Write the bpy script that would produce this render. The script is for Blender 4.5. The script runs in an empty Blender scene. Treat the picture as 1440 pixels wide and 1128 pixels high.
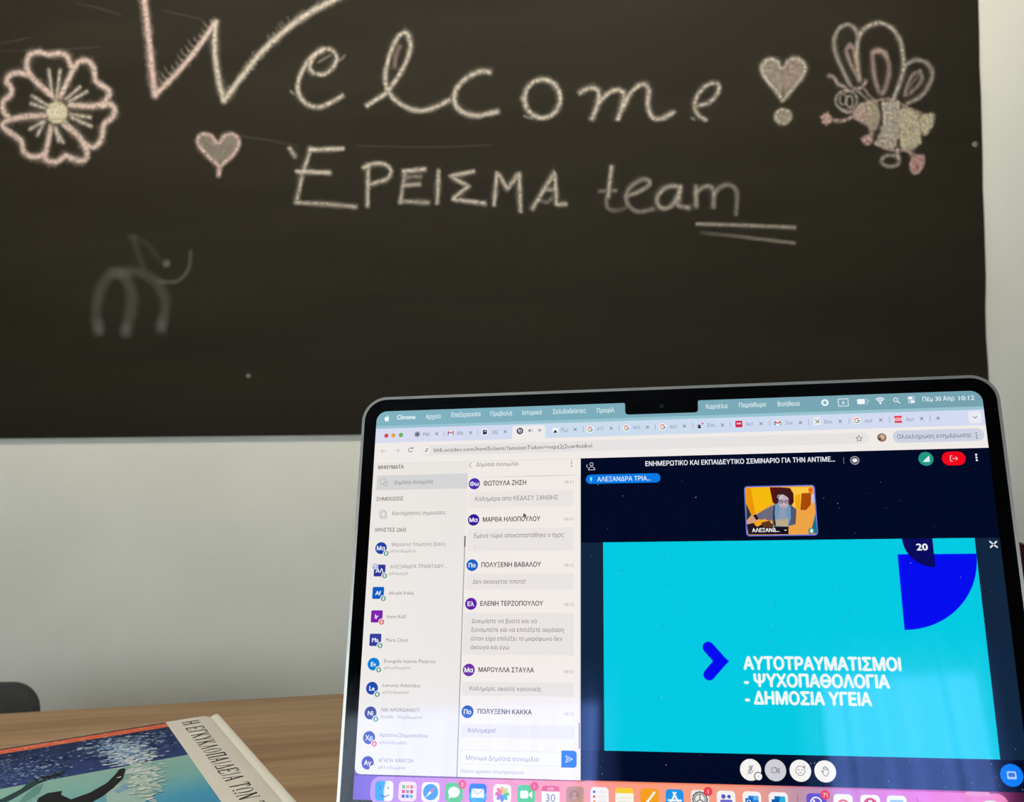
import bpy, bmesh, math, random
from mathutils import Vector, Matrix
from mathutils.geometry import delaunay_2d_cdt

SC = bpy.context.scene
COL = SC.collection
random.seed(7)

# ------------------------------------------------------------------ camera, world, lights, exposure
F = 1478.767                                   # focal length in pixels of a 1440 wide frame
ZC = 0.962877                                  # camera height above the floor
TABLE_Z = 0.74
up_c = Vector((-0.0388881, -1.0, -0.015)).normalized()     # gravity's opposite, seen from the camera (x right, y down, z ahead)
_y = (Vector((0, 0, 1)) - up_c * up_c.z).normalized()
_x = _y.cross(up_c)
M = Matrix((_x, _y, up_c))                     # camera space -> world
CAM = Vector((0, 0, ZC))
cd = bpy.data.cameras.new('camera')
cam = bpy.data.objects.new('camera', cd)
COL.objects.link(cam)
cd.sensor_fit = 'HORIZONTAL'
cd.sensor_width = 36.0
cd.lens = F / 1440 * 36
cd.clip_start = 0.02
cd.dof.use_dof = True
cd.dof.focus_distance = 0.53
cd.dof.aperture_fstop = cd.lens / 2.0          # a two millimetre pupil, as in a phone
cx, cy, cz = M @ Vector((1, 0, 0)), M @ Vector((0, -1, 0)), M @ Vector((0, 0, -1))
cam.matrix_world = Matrix(((cx.x, cy.x, cz.x, 0), (cx.y, cy.y, cz.y, 0), (cx.z, cy.z, cz.z, ZC), (0, 0, 0, 1)))
SC.camera = cam

w = bpy.data.worlds.new('daylight')
SC.world = w
w.use_nodes = True
w.node_tree.nodes['Background'].inputs[0].default_value = (0.75, 0.85, 1.0, 1)
w.node_tree.nodes['Background'].inputs[1].default_value = 1.0

REAR_Y = -2.05
WINDOWS = [(-1.85, -0.66, 1.20, 1.90), (-0.10, 0.42, 1.20, 1.93)]     # x0, x1, sill, head of the two windows behind the camera


def area(name, loc, direction, sx, sy, power, color, spread=180):
    l = bpy.data.lights.new(name, 'AREA')
    l.shape = 'RECTANGLE'
    l.size, l.size_y, l.energy, l.color = sx, sy, power, color
    l.spread = math.radians(spread)
    o = bpy.data.objects.new(name, l)
    COL.objects.link(o)
    o.location = loc
    o.rotation_euler = Vector(direction).to_track_quat('-Z', 'Y').to_euler()
    return o


SKY = 26.0                                     # radiance of the overcast sky outside the windows
for x0, x1, z0, z1 in WINDOWS:
    area('window_daylight', ((x0 + x1) / 2, REAR_Y - 0.22, (z0 + z1) / 2), (0, 1, 0), x1 - x0 + .3, z1 - z0 + .3,
         math.pi * (x1 - x0 + .3) * (z1 - z0 + .3) * SKY, (0.86, 0.96, 0.98))
LAMP, WASH_W = (-0.22, 0.55, 2.60), 1.9           # added unseen strip light, makes the board wall fade downwards
WASH_AIM = (Vector((-0.15, 1.70, 1.47)) - Vector((-0.22, 0.55, 2.60))).normalized()
area('added_wall_wash', LAMP, WASH_AIM, WASH_W, .06, 6.4, (1.0, 0.92, 0.76), 47)

DESK_FILL = (-0.48, 0.42, 2.64)                  # added unseen downlight to brighten desk and book
l_ = area('added_desk_fill', DESK_FILL, (0, 0, -1),   .22, .22, 2.7, (1.0, 0.93, 0.82), 50)
l_.data.shape = 'DISK'

SC.view_settings.view_transform = 'Standard'
SC.view_settings.look = 'None'
SC.view_settings.exposure = 0.0
SC.view_settings.gamma = 1.0
SC.view_settings.use_curve_mapping = False

# ------------------------------------------------------------------ measuring


def ray(px, py):
    return (M @ Vector(((px - 720) / F, (py - 564) / F, 1))).normalized()


def hit(px, py, p0, n):
    d = ray(px, py)
    return CAM + d * ((p0 - CAM).dot(n) / d.dot(n))


R_S = Matrix(((0.9838839589980922, -0.020333232047176963, 0.1776482898897435),
              (-0.035633072261831086, 0.951289757793681, 0.3062320702963775),
              (-0.17522168640729893, -0.3076269760462142, 0.9352341975255295)))
T_S = Vector((-0.07166136, 0.00572328, 0.5589146))
S0 = M @ T_S + CAM                              # the display's top left corner
SU, SV, SN = [M @ R_S.col[i] for i in range(3)]
W_MM, H_MM = 302.4, 196.4


def P(px, py):
    """a point of the photograph on the display, in millimetres right of and below its top left corner"""
    q = hit(px, py, S0, SN) - S0
    return q.dot(SU) * 1000, q.dot(SV) * 1000


def pix(u, v):
    c = M.transposed() @ (S0 + SU * (u / 1000) + SV * (v / 1000) - CAM)
    return 720 + F * c.x / c.z, 564 + F * c.y / c.z

# ------------------------------------------------------------------ helpers


def lin(c):
    return tuple((x / 255 / 12.92 if x / 255 <= .04045 else ((x / 255 + .055) / 1.055) ** 2.4) for x in c[:3])


def link(name, me, mat=None, parent=None):
    o = bpy.data.objects.new(name, me)
    COL.objects.link(o)
    if mat is not None:
        me.materials.append(mat)
    if parent is not None:
        o.parent = parent
    return o


def empty(name, loc=(0, 0, 0), rz=0):
    o = bpy.data.objects.new(name, None)
    COL.objects.link(o)
    o.location = loc
    o.rotation_euler = (0, 0, rz)
    o.empty_display_size = .05
    return o


def tag(o, label=None, cat=None, group=None, kind=None):
    for k, v in (('label', label), ('category', cat), ('group', group), ('kind', kind)):
        if v:
            o[k] = v
    return o


def bm_obj(name, bm, mat=None, parent=None, smooth=False):
    bmesh.ops.recalc_face_normals(bm, faces=bm.faces[:])
    me = bpy.data.meshes.new(name)
    bm.to_mesh(me)
    bm.free()
    if smooth:
        for p in me.polygons:
            p.use_smooth = True
        me.set_sharp_from_angle(angle=math.radians(40))
    return link(name, me, mat, parent)


def box(bm, a, b):
    r = bmesh.ops.create_cube(bm, size=1)
    for v in r['verts']:
        v.co = Vector([a[i] + (v.co[i] + .5) * (b[i] - a[i]) for i in range(3)])
    return r['verts']


def rr(x0, y0, x1, y1, r, n=8, which=(1, 1, 1, 1)):
    """outline of a rounded rectangle, counter-clockwise in x right / y up; which = corners (x0y0, x1y0, x1y1, x0y1)"""
    out = []
    for k, (cx_, cy_, a) in enumerate(((x0 + r, y0 + r, 180), (x1 - r, y0 + r, 270), (x1 - r, y1 - r, 0), (x0 + r, y1 - r, 90))):
        if not which[k]:
            out.append(((x0, x1, x1, x0)[k], (y0, y0, y1, y1)[k]))
            continue
        for i in range(n + 1):
            t = math.radians(a + 90 * i / n)
            out.append((cx_ + r * math.cos(t), cy_ + r * math.sin(t)))
    return out


def prism(bm, pts, z0, z1, bevel=0, seg=2):
    bot = [bm.verts.new((x, y, z0)) for x, y in pts]
    top = [bm.verts.new((x, y, z1)) for x, y in pts]
    fs = [bm.faces.new(bot[::-1]), bm.faces.new(top)]
    n = len(pts)
    for i in range(n):
        fs.append(bm.faces.new((bot[i], bot[(i + 1) % n], top[(i + 1) % n], top[i])))
    if bevel:
        es = [e for f in fs[:2] for e in f.edges]
        bmesh.ops.bevel(bm, geom=list(set(es)), offset=bevel, segments=seg, profile=.5, affect='EDGES')


def tube(bm, pts, r, n=10):
    rings = []
    for i, p in enumerate(pts):
        p = Vector(p)
        d = (Vector(pts[min(i + 1, len(pts) - 1)]) - Vector(pts[max(i - 1, 0)])).normalized()
        a = d.orthogonal().normalized() if i == 0 else (rings[-1][1] - d * rings[-1][1].dot(d)).normalized()
        b = d.cross(a)
        rad = r[i] if isinstance(r, (list, tuple)) else r
        rings.append(([bm.verts.new(p + a * rad * math.cos(2 * math.pi * k / n) + b * rad * math.sin(2 * math.pi * k / n)) for k in range(n)], a))
    for i in range(len(rings) - 1):
        for k in range(n):
            bm.faces.new((rings[i][0][k], rings[i][0][(k + 1) % n], rings[i + 1][0][(k + 1) % n], rings[i + 1][0][k]))
    bm.faces.new(rings[0][0][::-1])
    bm.faces.new(rings[-1][0])


def smooth_line(pts, n=6, closed=False):
    P_ = [Vector(p) for p in pts]
    out = []
    m = len(P_)
    for i in range(m if closed else m - 1):
        if closed:
            a, b, c, d = P_[(i - 1) % m], P_[i], P_[(i + 1) % m], P_[(i + 2) % m]
        else:
            a, b, c, d = P_[max(i - 1, 0)], P_[i], P_[i + 1], P_[min(i + 2, m - 1)]
        for k in range(n):
            t = k / n
            out.append(.5 * ((2 * b) + (c - a) * t + (2 * a - 5 * b + 4 * c - d) * t * t + (3 * b - a - 3 * c + d) * t ** 3))
    out.append(P_[0].copy() if closed else P_[-1].copy())
    return out


# ------------------------------------------------------------------ materials
def mat(name, color=(200, 200, 200), rough=.5, metal=0, spec=.5):
    m = bpy.data.materials.new(name)
    m.use_nodes = True
    b = m.node_tree.nodes['Principled BSDF']
    b.inputs['Base Color'].default_value = (*lin(color), 1)
    b.inputs['Roughness'].default_value = rough
    b.inputs['Metallic'].default_value = metal
    b.inputs['Specular IOR Level'].default_value = spec
    return m


class N:
    """short hand for building a node tree"""

    def __init__(s, m):
        s.t = m.node_tree
        s.b = s.t.nodes['Principled BSDF']

    def node(s, kind, props=None, **inp):
        n = s.t.nodes.new(kind)
        for k, v in (props or {}).items():
            setattr(n, k, v)
        for k, v in inp.items():
            k = k.replace('_', ' ')
            if hasattr(v, 'is_output'):
                s.t.links.new(v, n.inputs[k])
            else:
                n.inputs[k].default_value = v
        return n

    def link(s, a, b):
        s.t.links.new(a, b)

    def ramp(s, fac, stops):
        r = s.t.nodes.new('ShaderNodeValToRGB')
        e = r.color_ramp.elements
        while len(e) < len(stops):
            e.new(.5)
        for i, (p, c) in enumerate(stops):
            e[i].position = p
            e[i].color = (*lin(c), 1)
        s.link(fac, r.inputs[0])
        return r.outputs[0]

    def coords(s, scale=(1, 1, 1), rot=(0, 0, 0)):
        tc = s.t.nodes.new('ShaderNodeTexCoord')
        mp = s.node('ShaderNodeMapping', Scale=scale, Rotation=rot)
        s.link(tc.outputs['Object'], mp.inputs['Vector'])
        return mp.outputs['Vector']

    def bump(s, height, strength=.2, dist=.002):
        b = s.node('ShaderNodeBump', Strength=strength, Distance=dist, Height=height)
        s.link(b.outputs[0], s.b.inputs['Normal'])


def paint(name, color, var=4, rough=.85):
    m = mat(name, color, rough, spec=.25)
    n = N(m)
    v = n.coords((3, 3, 3))
    t = n.node('ShaderNodeTexNoise', Vector=v, Scale=1.6, Detail=3.0)
    n.link(n.ramp(t.outputs[0], [(.3, [c - var for c in color]), (.7, [c + var for c in color])]), n.b.inputs['Base Color'])
    f = n.node('ShaderNodeTexNoise', Vector=v, Scale=120.0, Detail=2.0)
    n.bump(f.outputs[0], .08, .001)
    return m


M_WALL = paint('warm_white_wall_paint', (222, 220, 211))
M_CEIL = paint('ceiling_paint', (228, 225, 220))
M_REAR = paint('grey_wall_paint', (96, 92, 86))
M_FLOOR = mat('floor_vinyl', (92, 80, 68), .5)
n = N(M_FLOOR)
v = n.coords((1, 1, 1))
t = n.node('ShaderNodeTexNoise', Vector=v, Scale=9.0, Detail=6.0)
n.link(n.ramp(t.outputs[0], [(.35, (80, 68, 57)), (.65, (100, 88, 75))]), n.b.inputs['Base Color'])

M_BOARD = mat('blackboard_coating', (36, 32, 23), .6, spec=.1)
n = N(M_BOARD)
v = n.coords((1.0, 6.0, 1))
t = n.node('ShaderNodeTexNoise', Vector=v, Scale=2.2, Detail=5.0, Roughness=.6)
n.link(n.ramp(t.outputs[0], [(.3, (32, 28, 19)), (.72, (40, 36, 26))]), n.b.inputs['Base Color'])
t2 = n.node('ShaderNodeTexNoise', Vector=n.coords((1, 1, 1)), Scale=260.0, Detail=2.0)
n.bump(t2.outputs[0], .15, .0006)

M_CHALK = bpy.data.materials.new('chalk')
M_CHALK.use_nodes = True
n = N(M_CHALK)
n.b.inputs['Roughness'].default_value = 1
n.b.inputs['Specular IOR Level'].default_value = .05
at = n.node('ShaderNodeVertexColor', {'layer_name': 'Col'})
n.link(at.outputs['Color'], n.b.inputs['Base Color'])
uv = n.node('ShaderNodeUVMap', {'uv_map': 'UVMap'})
sep = n.node('ShaderNodeSeparateXYZ')
n.link(uv.outputs[0], sep.inputs[0])
ab = n.node('ShaderNodeMath', {'operation': 'ABSOLUTE'})
n.link(sep.outputs[1], ab.inputs[0])
mr = n.node('ShaderNodeMapRange', {'interpolation_type': 'SMOOTHSTEP'})
n.link(ab.outputs[0], mr.inputs[0])
mr.inputs[1].default_value, mr.inputs[2].default_value, mr.inputs[3].default_value, mr.inputs[4].default_value = .0, 1.0, 1.0, 0.0
ns = n.node('ShaderNodeTexNoise', Vector=n.coords((1, 1, 1)), Scale=240.0, Detail=5.0, Roughness=.75)
nr = n.node('ShaderNodeMapRange')
n.link(ns.outputs[0], nr.inputs[0])
nr.inputs[1].default_value, nr.inputs[2].default_value, nr.inputs[3].default_value, nr.inputs[4].default_value = .36, .62, .2, 1.0
m1 = n.node('ShaderNodeMath', {'operation': 'MULTIPLY'})
n.link(mr.outputs[0], m1.inputs[0])
n.link(nr.outputs[0], m1.inputs[1])
m2 = n.node('ShaderNodeMath', {'operation': 'MULTIPLY'})
n.link(m1.outputs[0], m2.inputs[0])
n.link(at.outputs['Alpha'], m2.inputs[1])
n.link(m2.outputs[0], n.b.inputs['Alpha'])

M_WOOD = mat('oak_laminate', (150, 118, 82), .45)
n = N(M_WOOD)
v = n.coords((1.2, 16, 16), (0, 0, .05))
t = n.node('ShaderNodeTexNoise', Vector=v, Scale=3.0, Detail=8.0, Roughness=.65, Distortion=.6)
v2 = n.coords((1.0, 90, 90), (0, 0, .05))
t2 = n.node('ShaderNodeTexNoise', Vector=v2, Scale=4.0, Detail=4.0)
mx = n.node('ShaderNodeMix', {'data_type': 'FLOAT'})
mx.inputs[0].default_value = .3
n.link(t.outputs[0], mx.inputs[2])
n.link(t2.outputs[0], mx.inputs[3])
n.link(n.ramp(mx.outputs[0], [(.34, (132, 100, 68)), (.5, (160, 128, 92)), (.64, (178, 147, 109))]), n.b.inputs['Base Color'])
n.bump(mx.outputs[0], .06, .001)

M_ALU = mat('space_grey_aluminium', (150, 149, 146), .36, 1)
M_RUBBER = mat('black_rubber', (22, 22, 22), .7)
M_STEEL = mat('painted_steel', (70, 70, 72), .4, .6)
M_KEYS = mat('black_keys', (18, 18, 19), .55)
M_CHAIR = mat('dark_grey_plastic', (70, 68, 64), .55)
M_MAROON = mat('maroon_fabric', (72, 16, 22), .85, spec=.2)
n = N(M_MAROON)
t = n.node('ShaderNodeTexNoise', Vector=n.coords((1, 1, 1)), Scale=420.0, Detail=2.0)
n.bump(t.outputs[0], .3, .001)

GLASS_SPEC, GLASS_TINT = .25, (0.20, 0.32, .92, 1)      # the anti-reflex coating of the display mirrors little, and that bluish
M_BEZEL = mat('black_glass', (4, 4, 5), .04, spec=.12)
M_BEZEL.node_tree.nodes['Principled BSDF'].inputs['Specular Tint'].default_value = (.6, .66, .8, 1)
M_UI = mat('lit_display', (2, 2, 3), .04, spec=GLASS_SPEC)
n = N(M_UI)
n.b.inputs['Specular Tint'].default_value = GLASS_TINT
at = n.node('ShaderNodeVertexColor', {'layer_name': 'Col'})
n.link(at.outputs['Color'], n.b.inputs['Emission Color'])
n.b.inputs['Emission Strength'].default_value = 1.0

M_PRINT = mat('printed_ink', (0, 0, 0), .35)
n = N(M_PRINT)
at = n.node('ShaderNodeVertexColor', {'layer_name': 'Col'})
n.link(at.outputs['Color'], n.b.inputs['Base Color'])
M_COVER = mat('white_laminated_cover', (214, 208, 194), .38)
M_PAPER = mat('page_edges', (216, 208, 190), .9)


# ------------------------------------------------------------------ flat drawings (screen contents, prints)
class Flat:
    """polygons with a colour each, collected into one mesh; millimetres right / down of a corner, z layers out of the plane"""
    STEP = 0.00003

    def __init__(s):
        s.v, s.f, s.c = [], [], []

    def poly(s, pts, col, z=1):
        cols = col if isinstance(col, list) else [col] * len(pts)
        i = len(s.v)
        area2 = sum(pts[k][0] * pts[(k + 1) % len(pts)][1] - pts[(k + 1) % len(pts)][0] * pts[k][1] for k in range(len(pts)))
        idx = list(range(len(pts)))
        if area2 > 0:                               # v runs down: keep the faces turned to the viewer
            idx = idx[::-1]
        for k in idx:
            s.v.append((pts[k][0] / 1000, -pts[k][1] / 1000, z * s.STEP))
            s.c.append(lin(cols[k]))
        s.f.append(list(range(i, i + len(pts))))

    def rect(s, a, b, col, z=1):
        s.poly([(a[0], a[1]), (b[0], a[1]), (b[0], b[1]), (a[0], b[1])], col, z)

    def rrect(s, a, b, r, col, z=1, which=(1, 1, 1, 1)):
        s.poly(rr(a[0], a[1], b[0], b[1], r, 6, which), col, z)

    def grad(s, a, b, stops, z=1):
        """a bar whose colour runs from left to right: stops = (u, colour)"""
        for (u0, c0), (u1, c1) in zip(stops, stops[1:]):
            s.poly([(u0, a[1]), (u1, a[1]), (u1, b[1]), (u0, b[1])], [c0, c1, c1, c0], z)

    def disc(s, c, r, col, z=1, ry=None, n=28):
        s.poly([(c[0] + r * math.cos(2 * math.pi * k / n), c[1] + (ry or r) * math.sin(2 * math.pi * k / n)) for k in range(n)], col, z)

    def ring(s, c, r, wd, col, z=1, n=28, a0=0, a1=360):
        m = n
        for k in range(m):
            t0, t1 = math.radians(a0 + (a1 - a0) * k / m), math.radians(a0 + (a1 - a0) * (k + 1) / m)
            s.poly([(c[0] + q * math.cos(t), c[1] + q * math.sin(t)) for q, t in ((r, t0), (r, t1), (r - wd, t1), (r - wd, t0))], col, z)

    def line(s, pts, wd, col, z=1, cap=False):
        for p, q in zip(pts, pts[1:]):
            d = Vector((q[0] - p[0], q[1] - p[1]))
            if d.length < 1e-6:
                continue
            e = Vector((-d.y, d.x)).normalized() * wd / 2
            s.poly([(p[0] + e.x, p[1] + e.y), (q[0] + e.x, q[1] + e.y), (q[0] - e.x, q[1] - e.y), (p[0] - e.x, p[1] - e.y)], col, z)
        if cap:
            for p in pts:
                s.disc(p, wd / 2, col, z, n=14)

    def cross(s, c, h, wd, col, z=1):
        s.line([(c[0] - h, c[1] - h), (c[0] + h, c[1] + h)], wd, col, z)
        s.line([(c[0] - h, c[1] + h), (c[0] + h, c[1] - h)], wd, col, z)

    def text(s, body, u0, v_base, u1, col, z=1, cap=None, bold=0.0, vc=None, center=None, slant=0):
        """writing from u0 to u1; cap = height of a capital in mm (else in proportion); vc = middle height instead of a baseline"""
        vs, fs = glyphs(body, bold)
        x0, x1 = min(p[0] for p in vs), max(p[0] for p in vs)
        if center is not None:                       # u0 = middle, cap gives the size
            sx = sy = cap / .727
            ox = u0 - (x0 + x1) / 2 * sx
        else:
            sx = (u1 - u0) / (x1 - x0)
            sy = (cap / .727) if cap else sx
            ox = u0 - x0 * sx
        if vc is not None:
            v_base = vc + .727 * sy / 2
        i = len(s.v)
        for x, y in vs:
            s.v.append(((ox + x * sx + slant * y * sy) / 1000, -(v_base - y * sy) / 1000, z * s.STEP))
            s.c.append(lin(col))
        for f in fs:
            s.f.append([i + k for k in f])

    def build(s, name, mat_, parent):
        me = bpy.data.meshes.new(name)
        me.from_pydata(s.v, [], s.f)
        a = me.color_attributes.new('Col', 'FLOAT_COLOR', 'POINT')
        for k, c in enumerate(s.c):
            a.data[k].color = (*c, 1)
        return link(name, me, mat_, parent)


_gl = {}


def fill_outlines(pts, eds):
    """triangles of the letters' insides; outlines of one letter may overlap (non-zero winding)"""
    nxt = {}
    for a, b in eds:
        nxt.setdefault(a, []).append(b)
        nxt.setdefault(b, []).append(a)
    seen, segs = set(), []
    for st in range(len(pts)):                       # walk each closed outline in the order its points were made
        if st in seen or st not in nxt:
            continue
        seen.add(st)
        loop, cur = [st], st + 1 if st + 1 in nxt[st] else nxt[st][0]
        while cur not in seen:
            seen.add(cur)
            loop.append(cur)
            nn = [q for q in nxt[cur] if q not in seen]
            if not nn:
                break
            cur = nn[0]
        segs += [(pts[a], pts[b]) for a, b in zip(loop, loop[1:] + loop[:1])]
    co, _, tri, _, _, _ = delaunay_2d_cdt(pts, eds, [], 0, 1e-6)
    # sort the outline pieces by where they begin and end in x so that each test looks at few of them
    out = []
    cells = {}
    for p, q in segs:
        for c in range(int(math.floor(min(p.y, q.y) * 40)), int(math.floor(max(p.y, q.y) * 40)) + 1):
            cells.setdefault(c, []).append((p, q))
    for t in tri:
        c = (co[t[0]] + co[t[1]] + co[t[2]]) / 3
        wn = 0
        for p, q in cells.get(int(math.floor(c.y * 40)), ()):
            if (p.y <= c.y) != (q.y <= c.y) and p.x + (c.y - p.y) / (q.y - p.y) * (q.x - p.x) > c.x:
                wn += 1 if q.y > p.y else -1
        if wn:
            a_, b_, c_ = (co[i] for i in t)
            out.append(list(t) if (b_ - a_).cross(c_ - a_) > 0 else list(t)[::-1])
    return [tuple(p) for p in co], out


def glyphs(body, bold=0.0):
    key = (body, bold)
    if key not in _gl:
        cu = bpy.data.curves.new('lettering', 'FONT')
        cu.body = body
        cu.resolution_u = 3
        cu.fill_mode = 'NONE'
        o = bpy.data.objects.new('lettering', cu)
        COL.objects.link(o)
        bpy.context.view_layer.update()
        dg = bpy.context.evaluated_depsgraph_get()
        me = bpy.data.meshes.new_from_object(o.evaluated_get(dg))
        pts = [v.co.xy for v in me.vertices]
        eds = [tuple(e.vertices) for e in me.edges]
        vs, fs = fill_outlines(pts, eds)
        if bold > .008:                              # heavier strokes: the same letters again, a hair to the sides
            b0, g0 = list(vs), list(fs)
            for dx, dy in ((bold, 0), (-bold, 0), (0, bold * .8), (0, -bold * .8)):
                i = len(vs)
                vs += [(x + dx, y + dy) for x, y in b0]
                fs += [[k + i for k in g] for g in g0]
        _gl[key] = (vs, fs)
        bpy.data.objects.remove(o)
        bpy.data.curves.remove(cu)
        bpy.data.meshes.remove(me)
    return _gl[key]


# ------------------------------------------------------------------ the room
YAW = math.radians(6)
WDIR = Vector((math.cos(YAW), -math.sin(YAW), 0))
WN = Vector((-math.sin(YAW), -math.cos(YAW), 0))        # out of the board wall, into the room
W0 = CAM + (M @ Vector((0, 0, 1))) * 1.65
LEFT_X, RIGHT_X, CEIL_Z = -2.7, 2.0, 2.7


def wall_y(x):
    return W0.y + (x - W0.x) * WDIR.y / WDIR.x


def struct(name, bm, m):
    return tag(bm_obj(name, bm, m), kind='structure')


bm = bmesh.new()
for quad in ([(LEFT_X - .1, wall_y(LEFT_X - .1)), (RIGHT_X + .1, wall_y(RIGHT_X + .1)), (RIGHT_X + .1, wall_y(RIGHT_X + .1) + .1), (LEFT_X - .1, wall_y(LEFT_X - .1) + .1)],):
    prism(bm, quad, 0, CEIL_Z)
struct('wall_back', bm, M_WALL)
bm = bmesh.new()
box(bm, (LEFT_X - .1, REAR_Y - .1, 0), (LEFT_X, wall_y(LEFT_X), CEIL_Z))
struct('wall_left', bm, M_WALL)
bm = bmesh.new()
box(bm, (RIGHT_X, REAR_Y - .1, 0), (RIGHT_X + .1, wall_y(RIGHT_X), CEIL_Z))
struct('wall_right', bm, M_WALL)
bm = bmesh.new()
prism(bm, [(LEFT_X - .1, REAR_Y - .1), (RIGHT_X + .1, REAR_Y - .1), (RIGHT_X + .1, wall_y(RIGHT_X + .1) + .1), (LEFT_X - .1, wall_y(LEFT_X - .1) + .1)], -.1, 0)
struct('floor', bm, M_FLOOR)
bm = bmesh.new()
prism(bm, [(LEFT_X - .1, REAR_Y - .1), (RIGHT_X + .1, REAR_Y - .1), (RIGHT_X + .1, wall_y(RIGHT_X + .1) + .1), (LEFT_X - .1, wall_y(LEFT_X - .1) + .1)], CEIL_Z, CEIL_Z + .1)
struct('ceiling', bm, M_CEIL)
# the wall behind the camera, built around its two windows
bm = bmesh.new()
xs = [LEFT_X]
for x0, x1, z0, z1 in WINDOWS:
    box(bm, (xs[-1], REAR_Y - .1, 0), (x0, REAR_Y, CEIL_Z))  # dark stretch between windows stands in for the mirrored person at the camera
    box(bm, (x0, REAR_Y - .1, 0), (x1, REAR_Y, z0))
    box(bm, (x0, REAR_Y - .1, z1), (x1, REAR_Y, CEIL_Z))
    xs.append(x1)
box(bm, (xs[-1], REAR_Y - .1, 0), (RIGHT_X, REAR_Y, CEIL_Z))
struct('wall_front', bm, M_REAR)

M_FRAME = mat('white_window_frame', (225, 225, 222), .4)
M_PANE = bpy.data.materials.new('window_glass')
M_PANE.use_nodes = True
nt = M_PANE.node_tree
nt.nodes.remove(nt.nodes['Principled BSDF'])
tr = nt.nodes.new('ShaderNodeBsdfTransparent')
gl = nt.nodes.new('ShaderNodeBsdfGlossy')
gl.inputs['Roughness'].default_value = .02
ms = nt.nodes.new('ShaderNodeMixShader')
ms.inputs[0].default_value = .06
nt.links.new(tr.outputs[0], ms.inputs[1])
nt.links.new(gl.outputs[0], ms.inputs[2])
nt.links.new(ms.outputs[0], nt.nodes['Material Output'].inputs[0])
M_CURT = bpy.data.materials.new('sheer_curtain')
M_CURT.use_nodes = True
nt = M_CURT.node_tree
nt.nodes.remove(nt.nodes['Principled BSDF'])
tl = nt.nodes.new('ShaderNodeBsdfTranslucent')
tl.inputs[0].default_value = (.62, .64, .66, 1)
tr = nt.nodes.new('ShaderNodeBsdfTransparent')
ms = nt.nodes.new('ShaderNodeMixShader')
lw = nt.nodes.new('ShaderNodeLayerWeight')
lw.inputs[0].default_value = .35
mr = nt.nodes.new('ShaderNodeMapRange')
nt.links.new(lw.outputs['Facing'], mr.inputs[0])
mr.inputs[3].default_value, mr.inputs[4].default_value = .3, 1.0
nt.links.new(mr.outputs[0], ms.inputs[0])
nt.links.new(tr.outputs[0], ms.inputs[1])
nt.links.new(tl.outputs[0], ms.inputs[2])
nt.links.new(ms.outputs[0], nt.nodes['Material Output'].inputs[0])
for k, (x0, x1, z0, z1) in enumerate(WINDOWS):
    bm = bmesh.new()
    t_ = .05
    for a, b in (((x0, z0), (x0 + t_, z1)), ((x1 - t_, z0), (x1, z1)), ((x0 + t_, z0), (x1 - t_, z0 + t_)), ((x0 + t_, z1 - t_), (x1 - t_, z1))):
        box(bm, (a[0], REAR_Y - .08, a[1]), (b[0], REAR_Y - .02, b[1]))
    fr = struct('window_%d' % (k + 1), bm, M_FRAME)
    bm = bmesh.new()
    box(bm, (x0 + t_, REAR_Y - .053, z0 + t_), (x1 - t_, REAR_Y - .047, z1 - t_))
    bm_obj('pane', bm, M_PANE, fr)
    # the curtain in front of it
    bm = bmesh.new()
    nx = int((x1 - x0 + .1) / .008)
    cols = []
    rnd = random.Random(k + 3)
    ph = 0
    for i in range(nx + 1):
        x = x0 - .03 + (x1 - x0 + .06) * i / nx
        ph += .8 * (.55 + .6 * math.sin(i * .11 + k * 2) ** 2)
        y = REAR_Y + .06 + -.04 * abs(math.sin(ph * .5)) + .02 + .008 * math.sin(ph * .37 + 1)
        cols.append([bm.verts.new((x + .012 * math.sin(ph * .5 + zz * 2), y, zz)) for zz in (z0 - .06, z0 + .35, z1 - .3, z1 + .03)])
    for a, b in zip(cols, cols[1:]):
        for q in range(3):
            bm.faces.new((a[q], b[q], b[q + 1], a[q + 1]))
    cu = empty('curtain', ((x0 + x1) / 2, REAR_Y + .06, z1))
    tag(cu, ['wide pale sheer curtain hanging over the larger window behind the desk', 'narrow pale sheer curtain hanging over the smaller window behind the desk'][k], 'curtain', 'curtains mirrored in the display')
    c_ = bm_obj('cloth', bm, M_CURT, cu, smooth=True)
    c_.matrix_parent_inverse = Matrix.Translation(-cu.location)
    bm = bmesh.new()
    tube(bm, [(x0 - .06, REAR_Y + .06, z1 + .045), (x1 + .06, REAR_Y + .06, z1 + .045)], .011)
    for x in (x0 - .05, x1 + .05):
        tube(bm, [(x, REAR_Y + .0005, z1 + .045), (x, REAR_Y + .06, z1 + .045)], .008)
    c_ = bm_obj('rod', bm, M_STEEL, cu, smooth=True)
    c_.matrix_parent_inverse = Matrix.Translation(-cu.location)

# fixture for the added strip light over the board
lamp = empty('added_wash_lamp', (LAMP[0], LAMP[1], CEIL_Z))
tag(lamp, 'added unseen white strip lamp under the ceiling washing the blackboard wall', 'lamp')
bm = bmesh.new()
rq_ = WASH_AIM.to_track_quat('-Z', 'Y')
hw = WASH_W / 2 + .01
for a, b in (((-hw, -.045, .004), (hw, .045, .05)), ((-hw, -.045, -.03), (hw, -.038, .004)), ((-hw, .038, -.03), (hw, .045, .004))):
    for v in box(bm, a, b):
        v.co = rq_ @ v.co + Vector((0, 0, LAMP[2] - CEIL_Z))
bm_obj('housing', bm, M_FRAME, lamp)
for sx in (-.8, .8):
    bm = bmesh.new()
    tube(bm, [(sx, -.02, LAMP[2] - CEIL_Z + .03), (sx, -.02, 0)], .008)
    bm_obj('hanger', bm, M_STEEL, lamp)

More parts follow.
